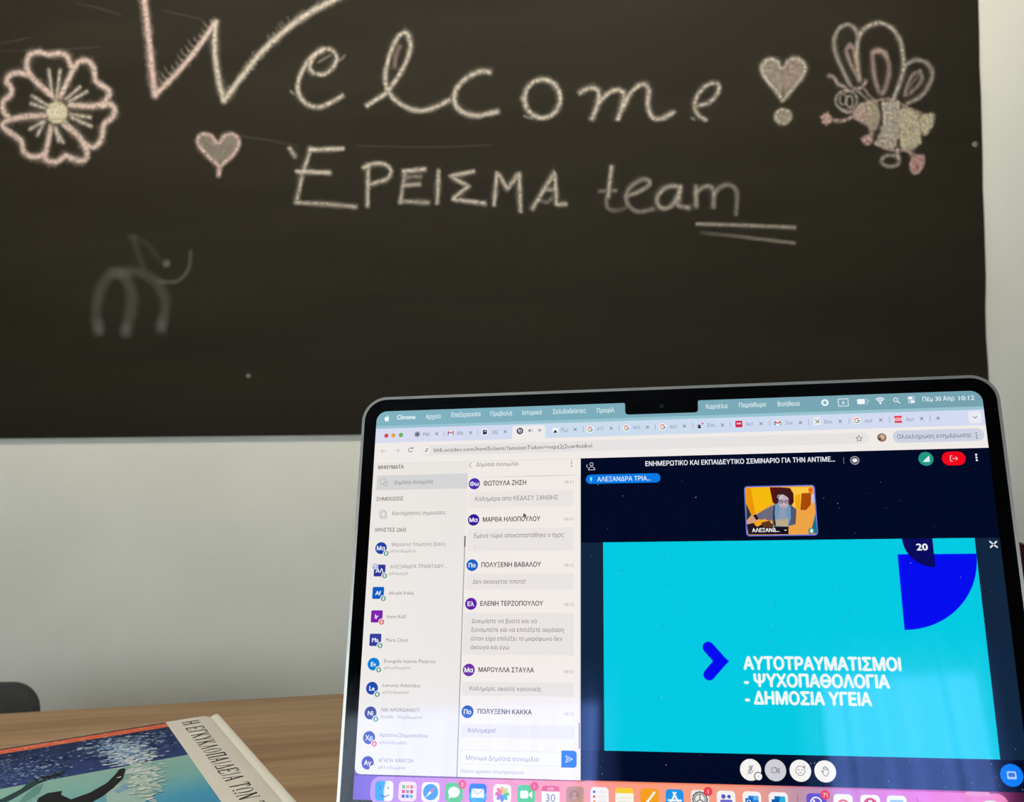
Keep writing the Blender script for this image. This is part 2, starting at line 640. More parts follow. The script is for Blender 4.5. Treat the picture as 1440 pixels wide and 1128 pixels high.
# fixture for the added downlight over the desk
lamp = empty('added_desk_lamp', (DESK_FILL[0], DESK_FILL[1], CEIL_Z))
tag(lamp, 'added unseen round white downlight on the ceiling brightening the desk', 'lamp')
bm = bmesh.new()
ring_ = [[bm.verts.new((r * math.cos(t), r * math.sin(t), z)) for t in [i * math.pi / 16 for i in range(32)]] for r, z in ((.115, -.052), (.12, -.064), (.14, -.064), (.14, 0))]
for a, b in zip(ring_[:3], ring_[1:4]):
    for i in range(32):
        bm.faces.new((a[i], a[(i + 1) % 32], b[(i + 1) % 32], b[i]))
bm_obj('housing', bm, M_FRAME, lamp, True)

# ------------------------------------------------------------------ the blackboard


def B(px, py, lift=0):
    """a point of the photograph on the face of the board: (along, up) in metres from the wall's origin"""
    q = hit(px, py, W0 + WN * .008, WN) - W0
    return q.dot(WDIR), q.z


board = empty('blackboard', W0)
board.matrix_world = Matrix(((WDIR.x, 0, WN.x, W0.x), (WDIR.y, 0, WN.y, W0.y), (0, 1, 0, W0.z), (0, 0, 0, 1)))
tag(board, 'large black chalkboard panel on the white wall with a chalk welcome message', 'blackboard')
bl, br = Vector(B(-260, 619.5)), Vector(B(1391, 601.5))
tr_, tl_ = Vector(B(1366, -420)), Vector(B(-260, -420))
bm = bmesh.new()
edge = [bl]
rnd = random.Random(2)
edge += [br]
for t in [i / 24 for i in range(1, 24)]:
    p = br.lerp(tr_, t)
    edge.append(p + Vector((rnd.uniform(-.0012, .0012), 0)))
edge += [tr_, tl_]
prism(bm, [tuple(p) for p in edge], 0.0005, .008, .0012, 1)
bm_obj('panel', bm, M_BOARD, board)

CH_WHITE, CH_PINK, CH_YELLOW = (230, 217, 202), (226, 200, 190), (226, 216, 188)


class Chalk:
    def __init__(s):
        s.v, s.f, s.uv, s.c, s.k = [], [], [], [], 0

    def stroke(s, pts, wpx=7, col=CH_WHITE, a=.85, sm=True, closed=False, rough=.10, a1=None, dust=True):
        """a chalk line through photo points; wpx = its width in photo pixels"""
        if dust and wpx >= 5 and a > .2:            # loose dust beside the line
            j = random.Random(len(s.v))
            o_ = (j.uniform(-1.2, .4), j.uniform(-.8, .8))
            s.stroke([(x + o_[0], y + o_[1]) for x, y in pts], wpx * 1.75, col, a * .26, sm, closed, .3, None if a1 is None else a1 * .26, False)
        s.k += 1
        z = .0083 + s.k * .00001
        pb = [Vector(B(*p)) for p in pts]
        if sm:
            pb = smooth_line(pb, 7, closed)
        else:
            q = []
            for p0, p1 in zip(pb, pb[1:]):
                q += [p0.lerp(p1, i / 8) for i in range(8)]
            pb = q + [pb[-1]]
        wd = wpx * 1.48 * 1.65 / F
        d0, d1 = (pb[1] - pb[0]).normalized(), (pb[-1] - pb[-2]).normalized()
        pb = [pb[0] - d0 * wd * .3] + pb + [pb[-1] + d1 * wd * .3] if not closed else pb
        i0 = len(s.v)
        m = len(pb)
        for i, p in enumerate(pb):
            d = (pb[min(i + 1, m - 1)] - pb[max(i - 1, 0)]).normalized()
            e = Vector((-d.y, d.x)) * wd / 2 * (1 + random.uniform(-rough, rough))
            al = (a if a1 is None else a + (a1 - a) * i / (m - 1)) * random.uniform(.9, 1.0)
            if not closed and i in (0, m - 1):
                al *= .15
            for k, q in enumerate((p - e, p, p + e)):
                s.v.append((q.x, q.y, z))
                s.uv.append((i / m, (-1, 0, 1)[k]))
                s.c.append((*lin(col), al))
        for i in range(m - 1):
            for k in range(2):
                b = i0 + i * 3 + k
                s.f.append((b, b + 3, b + 4, b + 1))

    def fill(s, pts, col=CH_WHITE, a=.5, step=4.5, wpx=4, ang=70, seed=1, a_var=.3):
        """scribbled hatching inside an outline, as with the side of a stick of chalk"""
        r = random.Random(seed)
        s.k += 1                                     # rubbed-in chalk under the hatching
        i0 = len(s.v)
        for p in pts:
            q = B(*p)
            s.v.append((q[0], q[1], .0083 + s.k * .00001))
            s.uv.append((0, 0))
            s.c.append((*lin(col), a * .62))
        s.f.append(list(range(i0, i0 + len(pts))))
        t = math.radians(ang)
        ca, sa = math.cos(t), math.sin(t)
        rot = [(x * ca + y * sa, -x * sa + y * ca) for x, y in pts]
        y = min(p[1] for p in rot) + step / 2
        while y < max(p[1] for p in rot):
            xs_ = []
            for (ax, ay), (bx, by) in zip(rot, rot[1:] + rot[:1]):
                if (ay <= y) != (by <= y):
                    xs_.append(ax + (y - ay) / (by - ay) * (bx - ax))
            xs_.sort()
            for x0, x1 in zip(xs_[::2], xs_[1::2]):
                if x1 - x0 > 2:
                    g = [(x0 + (x1 - x0) * q, y + r.uniform(-.7, .7)) for q in (0, .35, .7, 1)]
                    s.stroke([(x * ca - yy * sa, x * sa + yy * ca) for x, yy in g], wpx * 1.25, col, a * r.uniform(1 - a_var, 1), rough=.25, dust=False)
            y += step

    def blob(s, c, r, col=CH_WHITE, a=.8):
        for k in range(3):
            q = r * (.75 - .25 * k)
            s.stroke([(c[0] + q * math.cos(t), c[1] + q * math.sin(t)) for t in [i * math.pi / 5 for i in range(10)]], max(r * .65, 2), col, a, closed=True)

    def build(s, name):
        me = bpy.data.meshes.new(name)
        me.from_pydata(s.v, [], s.f)
        u = me.uv_layers.new(name='UVMap')
        for l in me.loops:
            u.data[l.index].uv = s.uv[l.vertex_index]
        a = me.color_attributes.new('Col', 'FLOAT_COLOR', 'POINT')
        for k, c in enumerate(s.c):
            a.data[k].color = c
        return link(name, me, M_CHALK, board)


def ellipse(cx_, cy_, rx, ry, n=12, rot=0):
    c, s_ = math.cos(rot), math.sin(rot)
    return [(cx_ + rx * math.cos(t) * c - ry * math.sin(t) * s_, cy_ + rx * math.cos(t) * s_ + ry * math.sin(t) * c) for t in [2 * math.pi * i / n for i in range(n)]]


# the flower
c = Chalk()
fz = lambda pts: [(x / 6.267, 60 + y / 6.267) for x, y in pts]
for pet in (
        [(500, 500), (380, 400), (270, 290), (238, 200), (260, 112), (340, 84), (430, 105), (530, 95), (590, 120), (620, 190), (640, 235), (600, 330), (530, 480)],
        [(650, 230), (700, 168), (770, 162), (825, 220), (845, 330), (900, 380), (955, 415), (960, 470), (905, 535), (820, 560), (710, 556), (610, 550)],
        [(900, 560), (970, 545), (1012, 590), (990, 660), (920, 720), (905, 800), (880, 880), (820, 920), (750, 895), (680, 810), (560, 720)],
        [(740, 890), (770, 980), (740, 1038), (660, 1030), (580, 1000), (520, 1040), (460, 1052), (400, 1015), (420, 900), (450, 740)],
        [(400, 985), (300, 1008), (215, 965), (190, 870), (130, 820), (60, 770), (24, 730), (60, 692), (200, 655), (400, 640)],
        [(80, 665), (30, 600), (30, 520), (95, 460), (100, 400), (60, 340), (100, 282), (170, 268), (240, 285)]):
    c.stroke(fz(pet), 8.5, (234, 208, 198), .92)
for a, b in (((432, 240), (465, 480)), ((532, 240), (500, 480)), ((710, 390), (580, 500)), ((770, 430), (610, 520)), ((800, 660), (620, 630)), ((808, 740), (630, 660)),
             ((560, 885), (490, 750)), ((520, 870), (485, 750)), ((262, 765), (390, 690)), ((330, 820), (390, 700)), ((285, 470), (430, 560)), ((275, 535), (400, 580)), ((640, 760), (570, 690))):
    c.stroke(fz([a, ((a[0] + b[0]) / 2, (a[1] + b[1]) / 2), b]), 5.5, CH_WHITE, .6)
c.blob((80.6, 158.5), 15, (238, 226, 200), .97)
c.build('chalk_flower')

# Welcome !
c = Chalk()
c.stroke([(202, -8), (208, 40), (213, 90), (218, 134)], 9, (236, 206, 198), .92)
c.stroke([(218, 134), (245, 107), (275, 72), (304, 30)], 7.5, (236, 210, 200), .9)
c.stroke([(303, 32), (302, 70), (307, 110), (315, 142)], 8, CH_WHITE, .85)
c.stroke([(315, 142), (340, 108), (370, 71), (410, 36), (440, 15), (480, -5)], 8, CH_WHITE, .9)
for (x0, y0, x1, y1) in ((218, 134, 304, 30), (315, 142, 400, 44), (400, 44, 470, 2)):
    for i in range(16):
        t = (i + .5) / 16
        x, y = x0 + (x1 - x0) * t, y0 + (y1 - y0) * t
        L = random.uniform(7, 15)
        c.stroke([(x + 1, y + 1), (x - L * .45, y - L * .2), (x - L * .75, y - L * .75)], 3.5, CH_WHITE, .38, a1=.1)
for i in range(14):
    y = 6 + i * 9
    x = 202 + y * .12
    c.stroke([(x, y), (x - 5, y - 2), (x - 8, y - 6)], 3.5, CH_PINK, .35, a1=.1)
c.stroke([(446, 104), (456, 105), (468, 96), (474, 82), (467, 71), (455, 70), (442, 80), (436, 95), (441, 104)], 6, CH_WHITE, .66)
c.stroke([(455, 70), (438, 81), (424, 103), (419, 123), (425, 140), (437, 149), (452, 150), (468, 143), (482, 135)], 6.5, CH_WHITE, .72)
c.stroke([(473, 83), (480, 84), (485, 78)], 4, CH_WHITE, .3)
c.stroke([(409, 128), (415, 133), (422, 131)], 4, CH_WHITE, .3)
c.stroke([(448, 88), (458, 82), (465, 78)], 4, CH_WHITE, .25)
c.stroke([(516, 149), (530, 140), (546, 128), (566, 98), (577, 70), (575, 53), (569, 46), (557, 57), (546, 85), (542, 113), (551, 136), (573, 152), (594, 156), (615, 150), (632, 141)], 6.5, CH_WHITE, .75)
c.stroke([(563, 65), (557, 80), (555, 96)], 6, CH_PINK, .25)
c.stroke([(689, 102), (675, 101), (655, 111), (641, 128), (640, 146), (651, 158), (668, 163), (684, 161), (700, 157)], 7, CH_WHITE, .74)
c.stroke(ellipse(763, 139, 25, 27), 6.5, CH_WHITE, .74, closed=True)
c.stroke([(733, 138), (738, 142)], 4, CH_WHITE, .35, sm=False)
c.stroke([(737, 163), (743, 166), (748, 165)], 4, CH_WHITE, .3)
c.stroke([(815, 131), (829, 124), (841, 128), (841, 145), (832, 168)], 6.5, CH_WHITE, .7)
c.stroke([(841, 146), (855, 132), (868, 127), (877, 132), (876, 147), (869, 168)], 6.5, CH_WHITE, .72)
c.stroke([(876, 152), (888, 130), (903, 119), (912, 127), (911, 148), (917, 165), (931, 167), (947, 158)], 6.5, CH_WHITE, .68)
c.stroke([(980, 149), (996, 145), (1008, 133), (1011, 121), (1002, 117), (989, 124), (979, 138), (977, 152), (984, 164), (993, 169)], 6, CH_WHITE, .58)
c.stroke([(972, 165), (976, 169)], 4, CH_WHITE, .25, sm=False)
c.build('chalk_lettering')['label'] = 'large handwritten word Welcome in white chalk'
# heart shaped exclamation mark
c = Chalk()
hr = [(1100, 141), (1088, 124), (1074, 106), (1072, 92), (1081, 84), (1092, 86), (1100, 98), (1109, 86), (1121, 83), (1131, 92), (1129, 106), (1114, 125), (1101, 141)]
c.fill(hr, CH_WHITE, .34, 4, 6, 60, 3)
c.fill([(1103, 100), (1112, 88), (1121, 86), (1129, 93), (1127, 106), (1104, 134)], CH_PINK, .4, 4, 6, 50, 5)
c.stroke(hr, 6, CH_WHITE, .6)
c.fill(ellipse(1101, 164, 9, 9), CH_WHITE, .45, 4, 5, 20, 4)
c.stroke(ellipse(1101, 164, 10.5, 9.5), 5, CH_WHITE, .55, closed=True)
c.build('chalk_heart')['label'] = 'pink filled heart over a dot as an exclamation mark'
c = Chalk()
hr = [(308, 247), (308, 234), (292, 219), (280, 204), (279, 194), (286, 189), (297, 191), (307, 202), (316, 191), (327, 189), (335, 195), (335, 206), (326, 220), (310, 234), (308, 246)]
c.fill(hr[1:-1], CH_WHITE, .3, 4.5, 5, 20, 6)
c.stroke(hr, 6, (236, 206, 200), .72)
c.build('chalk_heart')['label'] = 'outlined heart lightly shaded inside'

# second line of writing
c = Chalk()
for pts, a in (([(407, 208), (415, 220)], .55), ([(438, 208), (426, 243), (417, 285)], .6), ([(436, 211), (483, 209)], .8), ([(417, 241), (464, 243)], .8), ([(417, 285), (460, 287), (501, 291)], .55),
               ([(518, 231), (517, 290)], .7), ([(570, 240), (563, 285)], .5), ([(567, 241), (598, 238)], .75), ([(568, 261), (591, 259)], .55), ([(563, 283), (603, 285)], .5),
               ([(617, 240), (615, 286)], .65), ([(666, 241), (633, 248), (659, 262), (636, 280), (682, 286)], .72), ([(695, 288), (699, 242), (714, 266), (730, 243), (732, 297)], .7),
               ([(749, 294), (780, 242), (783, 288), (796, 287)], .65), ([(762, 268), (783, 266)], .4)):
    c.stroke(pts, 6, CH_WHITE, a, sm=False)
c.stroke([(511, 236), (527, 230), (543, 232), (550, 241), (543, 252), (520, 259)], 6, CH_WHITE, .68)
c.stroke([(572, 250), (583, 248), (592, 249)], 6, CH_WHITE, .28)
c.stroke([(756, 280), (768, 285), (775, 280)], 5, CH_WHITE, .25)
c.build('chalk_lettering')['label'] = 'second line of white chalk capitals in Greek letters'
c = Chalk()
c.stroke([(860, 234), (855, 276)], 6, CH_WHITE, .6, sm=False)
c.stroke([(843, 269), (867, 268)], 5, CH_WHITE, .25, sm=False)
c.stroke([(855, 274), (853, 288), (862, 296), (879, 293)], 6, CH_WHITE, .28, a1=.12)
c.stroke([(880, 276), (898, 270), (912, 261), (912, 254), (902, 253), (888, 262), (881, 275), (884, 289), (898, 298), (919, 294)], 6, CH_WHITE, .45, a1=.25)
c.stroke([(956, 263), (942, 262), (929, 270), (924, 283), (931, 293), (944, 290), (953, 276), (957, 262)], 6, CH_WHITE, .5)
c.stroke([(957, 262), (953, 290), (970, 292)], 6, CH_WHITE, .45, sm=False)
c.stroke([(979, 262), (979, 291)], 6, CH_WHITE, .45, sm=False)
c.stroke([(979, 271), (990, 263), (1000, 263), (1004, 273), (1003, 291)], 6, CH_WHITE, .42)
c.stroke([(1004, 273), (1014, 263), (1025, 260), (1036, 270), (1035, 302)], 6, CH_WHITE, .36, a1=.22)
c.build('chalk_lettering')['label'] = 'faint handwritten word team in white chalk'
c = Chalk()
c.stroke([(980, 315), (1050, 317), (1118, 320)], 5, CH_WHITE, .45)
c.build('chalk_underline')
c = Chalk()
c.stroke([(985, 327), (1050, 334), (1117, 342)], 5.5, CH_WHITE, .08, a1=.45)
c.build('chalk_underline')

# the bee
c = Chalk()
bz = lambda pts: [(1150 + x / 8, 20 + y / 8) for x, y in pts]
by = lambda pts: [(1150 + x / 8, 130 + y / 8) for x, y in pts]
for pts, a, wd in (
        ([(460, 235), (400, 145), (330, 118), (240, 160), (185, 280), (195, 420), (255, 580), (370, 810)], .42, 5.5),
        ([(470, 750), (455, 620), (440, 450), (450, 300), (500, 190), (590, 125), (710, 100), (840, 165), (925, 300), (955, 450), (965, 600), (930, 750), (850, 960)], .55, 6),
        ([(965, 600), (1050, 535), (1150, 520), (1250, 575), (1290, 680), (1240, 820), (1150, 930), (1000, 1010)], .42, 5.5)):
    c.stroke(bz(pts), wd, CH_WHITE, a)
c.stroke(bz([(360, 340), (325, 400), (345, 500), (400, 620), (460, 720), (440, 600), (420, 480), (395, 380), (360, 340)]), 5.5, CH_PINK, .45)
c.stroke(bz([(690, 400), (620, 440), (630, 650), (670, 820), (720, 895), (770, 800), (805, 620), (765, 460), (690, 400)]), 6, CH_PINK, .42)
c.stroke(bz([(620, 430), (690, 420), (760, 450)]), 8, CH_PINK, .4)
c.stroke(bz([(1150, 640), (1060, 690), (1010, 800), (980, 910), (1070, 860), (1170, 740), (1150, 640)]), 5, CH_PINK, .36)
c.stroke(bz([(1130, 690), (1070, 770), (1030, 840)]), 4, CH_PINK, .25)
c.stroke(bz([(120, 690), (185, 715), (225, 785), (300, 820), (330, 870)]), 5, CH_PINK, .5)
c.stroke(bz([(545, 750), (500, 820), (400, 850)]), 5, CH_PINK, .5)
c.stroke(ellipse(1190, 141.5, 15, 14), 4.5, CH_WHITE, .4, closed=True)
c.stroke(ellipse(1185.5, 140, 4.5, 7.5), 3, CH_WHITE, .4, closed=True)
c.stroke(ellipse(1194.5, 143, 4.5, 8), 3, CH_WHITE, .45, closed=True)
c.stroke(bz([(270, 1080), (340, 1110), (430, 1080)]), 4, CH_PINK, .5)
c.stroke(bz([(440, 860), (520, 930), (600, 1000)]), 4, CH_PINK, .42)
c.stroke(bz([(530, 850), (580, 920), (640, 970)]), 4, CH_PINK, .42)
c.fill(by([(470, 140), (600, 100), (660, 130), (690, 300), (650, 420), (600, 400), (560, 370), (430, 300), (390, 260)]), CH_PINK, .6, 3.5, 5, 75, 8)
c.fill(by([(560, 130), (660, 130), (690, 280), (640, 440), (560, 380)]), CH_YELLOW, .4, 4, 5, 85, 9)
c.fill(by([(720, 110), (900, 110), (935, 300), (915, 480), (850, 640), (760, 630), (650, 580), (720, 420), (735, 260)]), CH_WHITE, .6, 5, 5, 84, 10)
c.fill(by([(940, 180), (1110, 230), (1160, 420), (1150, 560), (1060, 640), (930, 640), (930, 500)]), CH_YELLOW, .72, 3.5, 5.5, 80, 11)
c.fill(by([(1150, 260), (1300, 250), (1290, 350), (1200, 490), (1170, 440)]), CH_YELLOW, .72, 3.5, 5.5, 60, 12)
c.stroke(by([(480, 150), (640, 100), (780, 75), (900, 110), (1000, 170), (1160, 235)]), 4.5, CH_PINK, .5)
c.stroke(by([(640, 570), (760, 630), (880, 655), (1020, 650)]), 4.5, CH_PINK, .5)
c.stroke(by([(400, 270), (280, 320), (170, 310)]), 5, CH_PINK, .55)
c.blob(by([(100, 300)])[0], 7, (226, 188, 182), .75)
for a in ((30, 275), (70, 240), (110, 225), (50, 340), (95, 370)):
    c.stroke(by([(100, 300), ((100 + a[0]) / 2, (300 + a[1]) / 2), a]), 4, (226, 188, 182), .55)
c.stroke(by([(610, 380), (600, 460), (580, 520)]), 6, CH_PINK, .55)
c.blob(by([(555, 540)])[0], 7.5, (226, 188, 182), .62)
c.stroke(by([(490, 525), (550, 530)]), 4, (226, 188, 182), .5, sm=False)
c.stroke(by([(900, 640), (895, 700), (905, 750)]), 5.5, CH_PINK, .6)
c.stroke([(x, y) for x, y in ellipse(1252, 226.5, 12.5, 8)], 5, CH_WHITE, .4, closed=True)
c.stroke(by([(1000, 640), (1050, 690), (1100, 740)]), 6, CH_PINK, .55)
c.fill(by([(1070, 720), (1180, 720), (1160, 850), (1090, 920), (1040, 840)]), (236, 180, 180), .6, 4, 5, 75, 14)
c.stroke(by([(1060, 740), (1170, 710), (1190, 760), (1160, 860), (1090, 915), (1040, 850), (1060, 740)]), 4.5, CH_PINK, .5)
c.build('chalk_bee')

# the half wiped drawing, wiping streaks and stray dots
c = Chalk()
gz = lambda pts: [(x / 2.769, 300 + y / 2.769) for x, y in pts]
GH = (226, 222, 218)
c.stroke(gz([(385, 460), (375, 400), (390, 300), (440, 235), (490, 255), (515, 340), (490, 460)]), 20, GH, .085)
c.stroke(gz([(450, 230), (540, 230), (610, 270), (645, 350), (625, 445)]), 18, GH, .08)
for q in ((385, 430), (490, 440), (630, 425)):
    c.stroke(gz([q, (q[0], q[1] + 30)]), 18, GH, .08, sm=False)
c.stroke(gz([(500, 90), (560, 110), (600, 150), (620, 180)]), 10, GH, .035)
c.stroke(gz([(520, 90), (535, 150), (560, 210)]), 12, GH, .04)
c.stroke(gz([(742, 150), (735, 215), (690, 265), (620, 265)]), 7, GH, .11)
c.blob(gz([(648, 195)])[0], 6, GH, .10)
c.build('chalk_smudge')['label'] = 'half wiped animal drawing'
c = Chalk()
for pts in ([(0, 62), (20, 58), (42, 53)], [(110, 5), (140, 12), (170, 22)], [(230, 15), (260, 22), (285, 28)], [(0, 72), (80, 70), (140, 66)], [(340, 192), (380, 198), (420, 206)], [(500, 205), (600, 207), (690, 204)]):
    c = Chalk()
    c.stroke(pts, 3, GH, .05)
    c.build('wiping_streak')
for q, r_ in (((349.5, 528.5), 3.2), ((1371, 203), 4)):
    c = Chalk()
    c.blob(q, r_, GH, .3)
    c.build('chalk_dot')

# ------------------------------------------------------------------ the desk
e0, e1 = hit(0, 1004, Vector((0, 0, TABLE_Z)), Vector((0, 0, 1))), hit(440, 978.3, Vector((0, 0, TABLE_Z)), Vector((0, 0, 1)))
dd = (e1 - e0).normalized()
dmid = e0.lerp(e1, .5) + dd * .3
desk = empty('desk', (dmid.x, dmid.y, 0), math.atan2(dd.y, dd.x))
tag(desk, 'oak coloured wooden desk carrying the open laptop and the sea book', 'desk')
bm = bmesh.new()
prism(bm, rr(-.85, -.80, .85, 0, .012), TABLE_Z - .028, TABLE_Z, .0025, 2)
bm_obj('tabletop', bm, M_WOOD, desk, smooth=True)
for sx in (-1, 1):
    for y in (-.74, -.06):
        bm = bmesh.new()
        prism(bm, rr(sx * .78 - .02, y - .02, sx * .78 + .02, y + .02, .004), 0, TABLE_Z - .028)
        bm_obj('leg', bm, M_STEEL, desk)
bm = bmesh.new()
box(bm, (-.76, -.07, TABLE_Z - .088), (.76, -.05, TABLE_Z - .028))
bm_obj('rail', bm, M_STEEL, desk)

# ------------------------------------------------------------------ chairs behind the desk


def chair(name, loc, rz, label, cm, h_top, bw, br_, seat_h, bh, padded=False):
    root = empty(name, (loc[0], loc[1], 0), rz)
    tag(root, label, 'chair')
    # local: the sitter looks to +y, the backrest stands at y = 0
    bm = bmesh.new()
    th = .05 if padded else .016
    prism(bm, rr(-bw / 2, h_top - bh, bw / 2, h_top, br_, 10), 0, th, th * .3, 3)
    for v in bm.verts:
        x, y, z = v.co
        v.co = Vector((x, -z + 1.1 * x * x * .35 * 0 + .4 * x * x, y))
    bm_obj('backrest', bm, cm, root, smooth=True)
    bm = bmesh.new()
    prism(bm, rr(-.19, .03, .19, .40, .05), seat_h - (.05 if padded else .02), seat_h, .008, 3)
    bm_obj('seat', bm, cm, root, smooth=True)
    for sx in (-1, 1):
        for y0, y1 in ((.05, -.03), (.36, .42)):
            bm = bmesh.new()
            tube(bm, [(sx * .15, y0, seat_h - .03), (sx * .19, y1, .001)], .011)
            bm_obj('leg', bm, M_STEEL, root, smooth=True)
        bm = bmesh.new()
        tube(bm, [(sx * bw * .33, .05, seat_h - .03), (sx * bw * .33, .0, seat_h), (sx * bw * .33, .012, h_top - bh * .5)], .009)
        bm_obj('back_post', bm, M_STEEL, root, smooth=True)
    return root


q = hit(26, 961, Vector((0, 1.12, 0)), Vector((0, 1, 0)))
qr = hit(57, 985, Vector((0, 1.12, 0)), Vector((0, 1, 0)))
chair('chair', (qr.x - .176, 1.12), math.radians(0), 'dark grey plastic chair with rounded backrest showing over the far desk edge at left', M_CHAIR, q.z, .34, .028, .36, .20)
q = hit(1418, 750, Vector((0, .98, 0)), Vector((0, 1, 0)))
chair('chair', (q.x - .06, .98), math.radians(-4), 'maroon padded chair mostly hidden behind the right edge of the laptop', M_MAROON, q.z, .26, .10, .44, .26, True)

# ------------------------------------------------------------------ the book
hb = TABLE_Z + .012
ZB = Vector((0, 0, hb))
UPZ = Vector((0, 0, 1))
bo = hit(311, 1003, ZB, UPZ)
bx = -(Vector((math.cos(math.radians(24.6)), math.sin(math.radians(24.6)), 0)))      # along the far edge, away from the spine
by_ = Vector((math.cos(math.radians(-61.7)), math.sin(math.radians(-61.7)), 0))      # along the spine, towards the viewer
book = empty('book', (bo.x, bo.y, TABLE_Z))
tag(book, 'large white hardback encyclopedia with an underwater dolphin photograph on its cover', 'book')
BW, BL, BT = .215, .213, .012
Mb = Matrix(((bx.x, by_.x, 0, 0), (bx.y, by_.y, 0, 0), (0, 0, 1, 0), (0, 0, 0, 1)))


def bookpt(px, py):
    q_ = hit(px, py, ZB, UPZ) - bo
    det = bx.x * by_.y - bx.y * by_.x
    return ((q_.x * by_.y - q_.y * by_.x) / det * 1000, (bx.x * q_.y - bx.y * q_.x) / det * 1000)


def bk(name, bm, m, smooth=True, parent=None):
    for v in bm.verts:
        v.co = Mb @ v.co
    return bm_obj(name, bm, m, parent or book, smooth)


# the case: back board, rounded spine, front board with its joint groove, swept along the spine
prof_top = [(.0000, .0062), (.0004, .0096), (.0018, .0116), (.0036, .0120), (.0052, .0114), (.0068, .0106), (.0088, .0112), (.0108, .0118), (.02, .0120), (BW, .0120)]
prof_in = [(BW, .0098), (.012, .0096), (.006, .0086), (.0028, .0070), (.0024, .0048), (.0040, .0028), (BW, .0024)]
prof_bot = [(BW, .0002), (.012, .0002), (.0040, .0003), (.0014, .0010), (.0003, .0030)]
prof = prof_top + prof_in + prof_bot
bm = bmesh.new()
a_ = [bm.verts.new((x, 0, z)) for x, z in prof]
b_ = [bm.verts.new((x, BL, z)) for x, z in prof]
for i in range(len(prof)):
    j = (i + 1) % len(prof)
    bm.faces.new((a_[i], a_[j], b_[j], b_[i]))
bm.faces.new(a_[::-1])
bm.faces.new(b_)
cover = bk('cover', bm, M_COVER)
bm = bmesh.new()
box(bm, (.0045, .003, .0026), (BW - .004, BL - .003, .0096))
bk('pages', bm, M_PAPER, False)


def print_(name, fl, parent):
    """a Flat drawn in book millimetres, laid on the front board"""
    me = bpy.data.meshes.new(name)
    vs = []
    for x, y, z in fl.v:
        p = Mb @ Vector((x, -y, 0))
        vs.append((p.x, p.y, BT + .00004 + z))
    me.from_pydata(vs, [], [f[::-1] if (Mb.determinant() > 0) else f for f in fl.f])
    a = me.color_attributes.new('Col', 'FLOAT_COLOR', 'POINT')
    for k, cc in enumerate(fl.c):
        a.data[k].color = (*cc, 1)
    me.update()
    # make all faces look up
    bmm = bmesh.new()
    bmm.from_mesh(me)
    for f in bmm.faces:
        if f.normal.z < 0:
            f.normal_flip()
    bmm.to_mesh(me)
    bmm.free()
    return link(name, me, M_PRINT, parent)


XS = 35.5                                       # where the white strip by the spine ends
XE, YE = BW * 1000 - .6, BL * 1000 - .6
rnd = random.Random(5)
pic = Flat()
y_sea = [(bookpt(400, 1040)[0], 0)]
s_l, s_m, s_r = bookpt(0, 1110), bookpt(165, 1081), bookpt(262, 1062)
slope = (s_l[1] - s_r[1]) / (s_l[0] - s_r[0])
ysea = lambda x: s_r[1] + (x - s_r[0]) * slope
pic.rect((XS, .6), (XE, 3.2), (52, 50, 52), 1)
pic.rect((XS, 3.2), (XE, 11.5), (206, 96, 66), 1)
for i in range(70):
    x = rnd.uniform(XS, XE)
    pic.disc((x, rnd.uniform(4, 10.5)), rnd.uniform(.5, 1.3), (230, 160, 130), 2 + i * .01, rnd.uniform(.3, .7), 7)
nst = 24
for i in range(nst):
    xa, xb = XS + (XE - XS) * i / nst, XS + (XE - XS) * (i + 1) / nst
    ya, yb = ysea(xa), ysea(xb)
    pic.poly([(xa, 11.5), (xb, 11.5), (xb, yb), (xa, ya)], [(24, 40, 76), (24, 40, 76), (42, 60, 114), (42, 60, 114)], 1)
    for (y0, c0), (y1, c1) in zip([(0, (134, 172, 160)), (30, (120, 168, 164)), (62, (72, 148, 178)), (110, (40, 120, 170))], [(30, (120, 168, 164)), (62, (72, 148, 178)), (110, (40, 120, 170)), (240, (20, 70, 120))]):
        pic.poly([(xa, min(ya + y0, YE)), (xb, min(yb + y0, YE)), (xb, min(yb + y1, YE)), (xa, min(ya + y1, YE))], [c0, c0, c1, c1], 1)
picture = print_('cover_picture', pic, book)
# glitter on the sea and the splash
spl = Flat()


def flecks(cx_, cy_, rx, ry, n_, cols, big=1.6, clip=True):
    for _ in range(n_):
        px_, py_ = rnd.gauss(cx_, rx), rnd.gauss(cy_, ry)
        x, y = bookpt(px_, py_)
        if x < XS + 1.5 or x > XE - 1.5 or y < 12.5 or (clip and y > ysea(x) - .5):
            continue
        a = rnd.uniform(.5, big)
        t = rnd.uniform(-.5, .5)
        b = a * rnd.uniform(.25, .6)
        spl.poly([(x + a * math.cos(u) * math.cos(t) - b * math.sin(u) * math.sin(t), y + a * math.cos(u) * math.sin(t) + b * math.sin(u) * math.cos(t)) for u in [k * math.pi / 3 for k in range(6)]], rnd.choice(cols), 5 + len(spl.f) * .007)


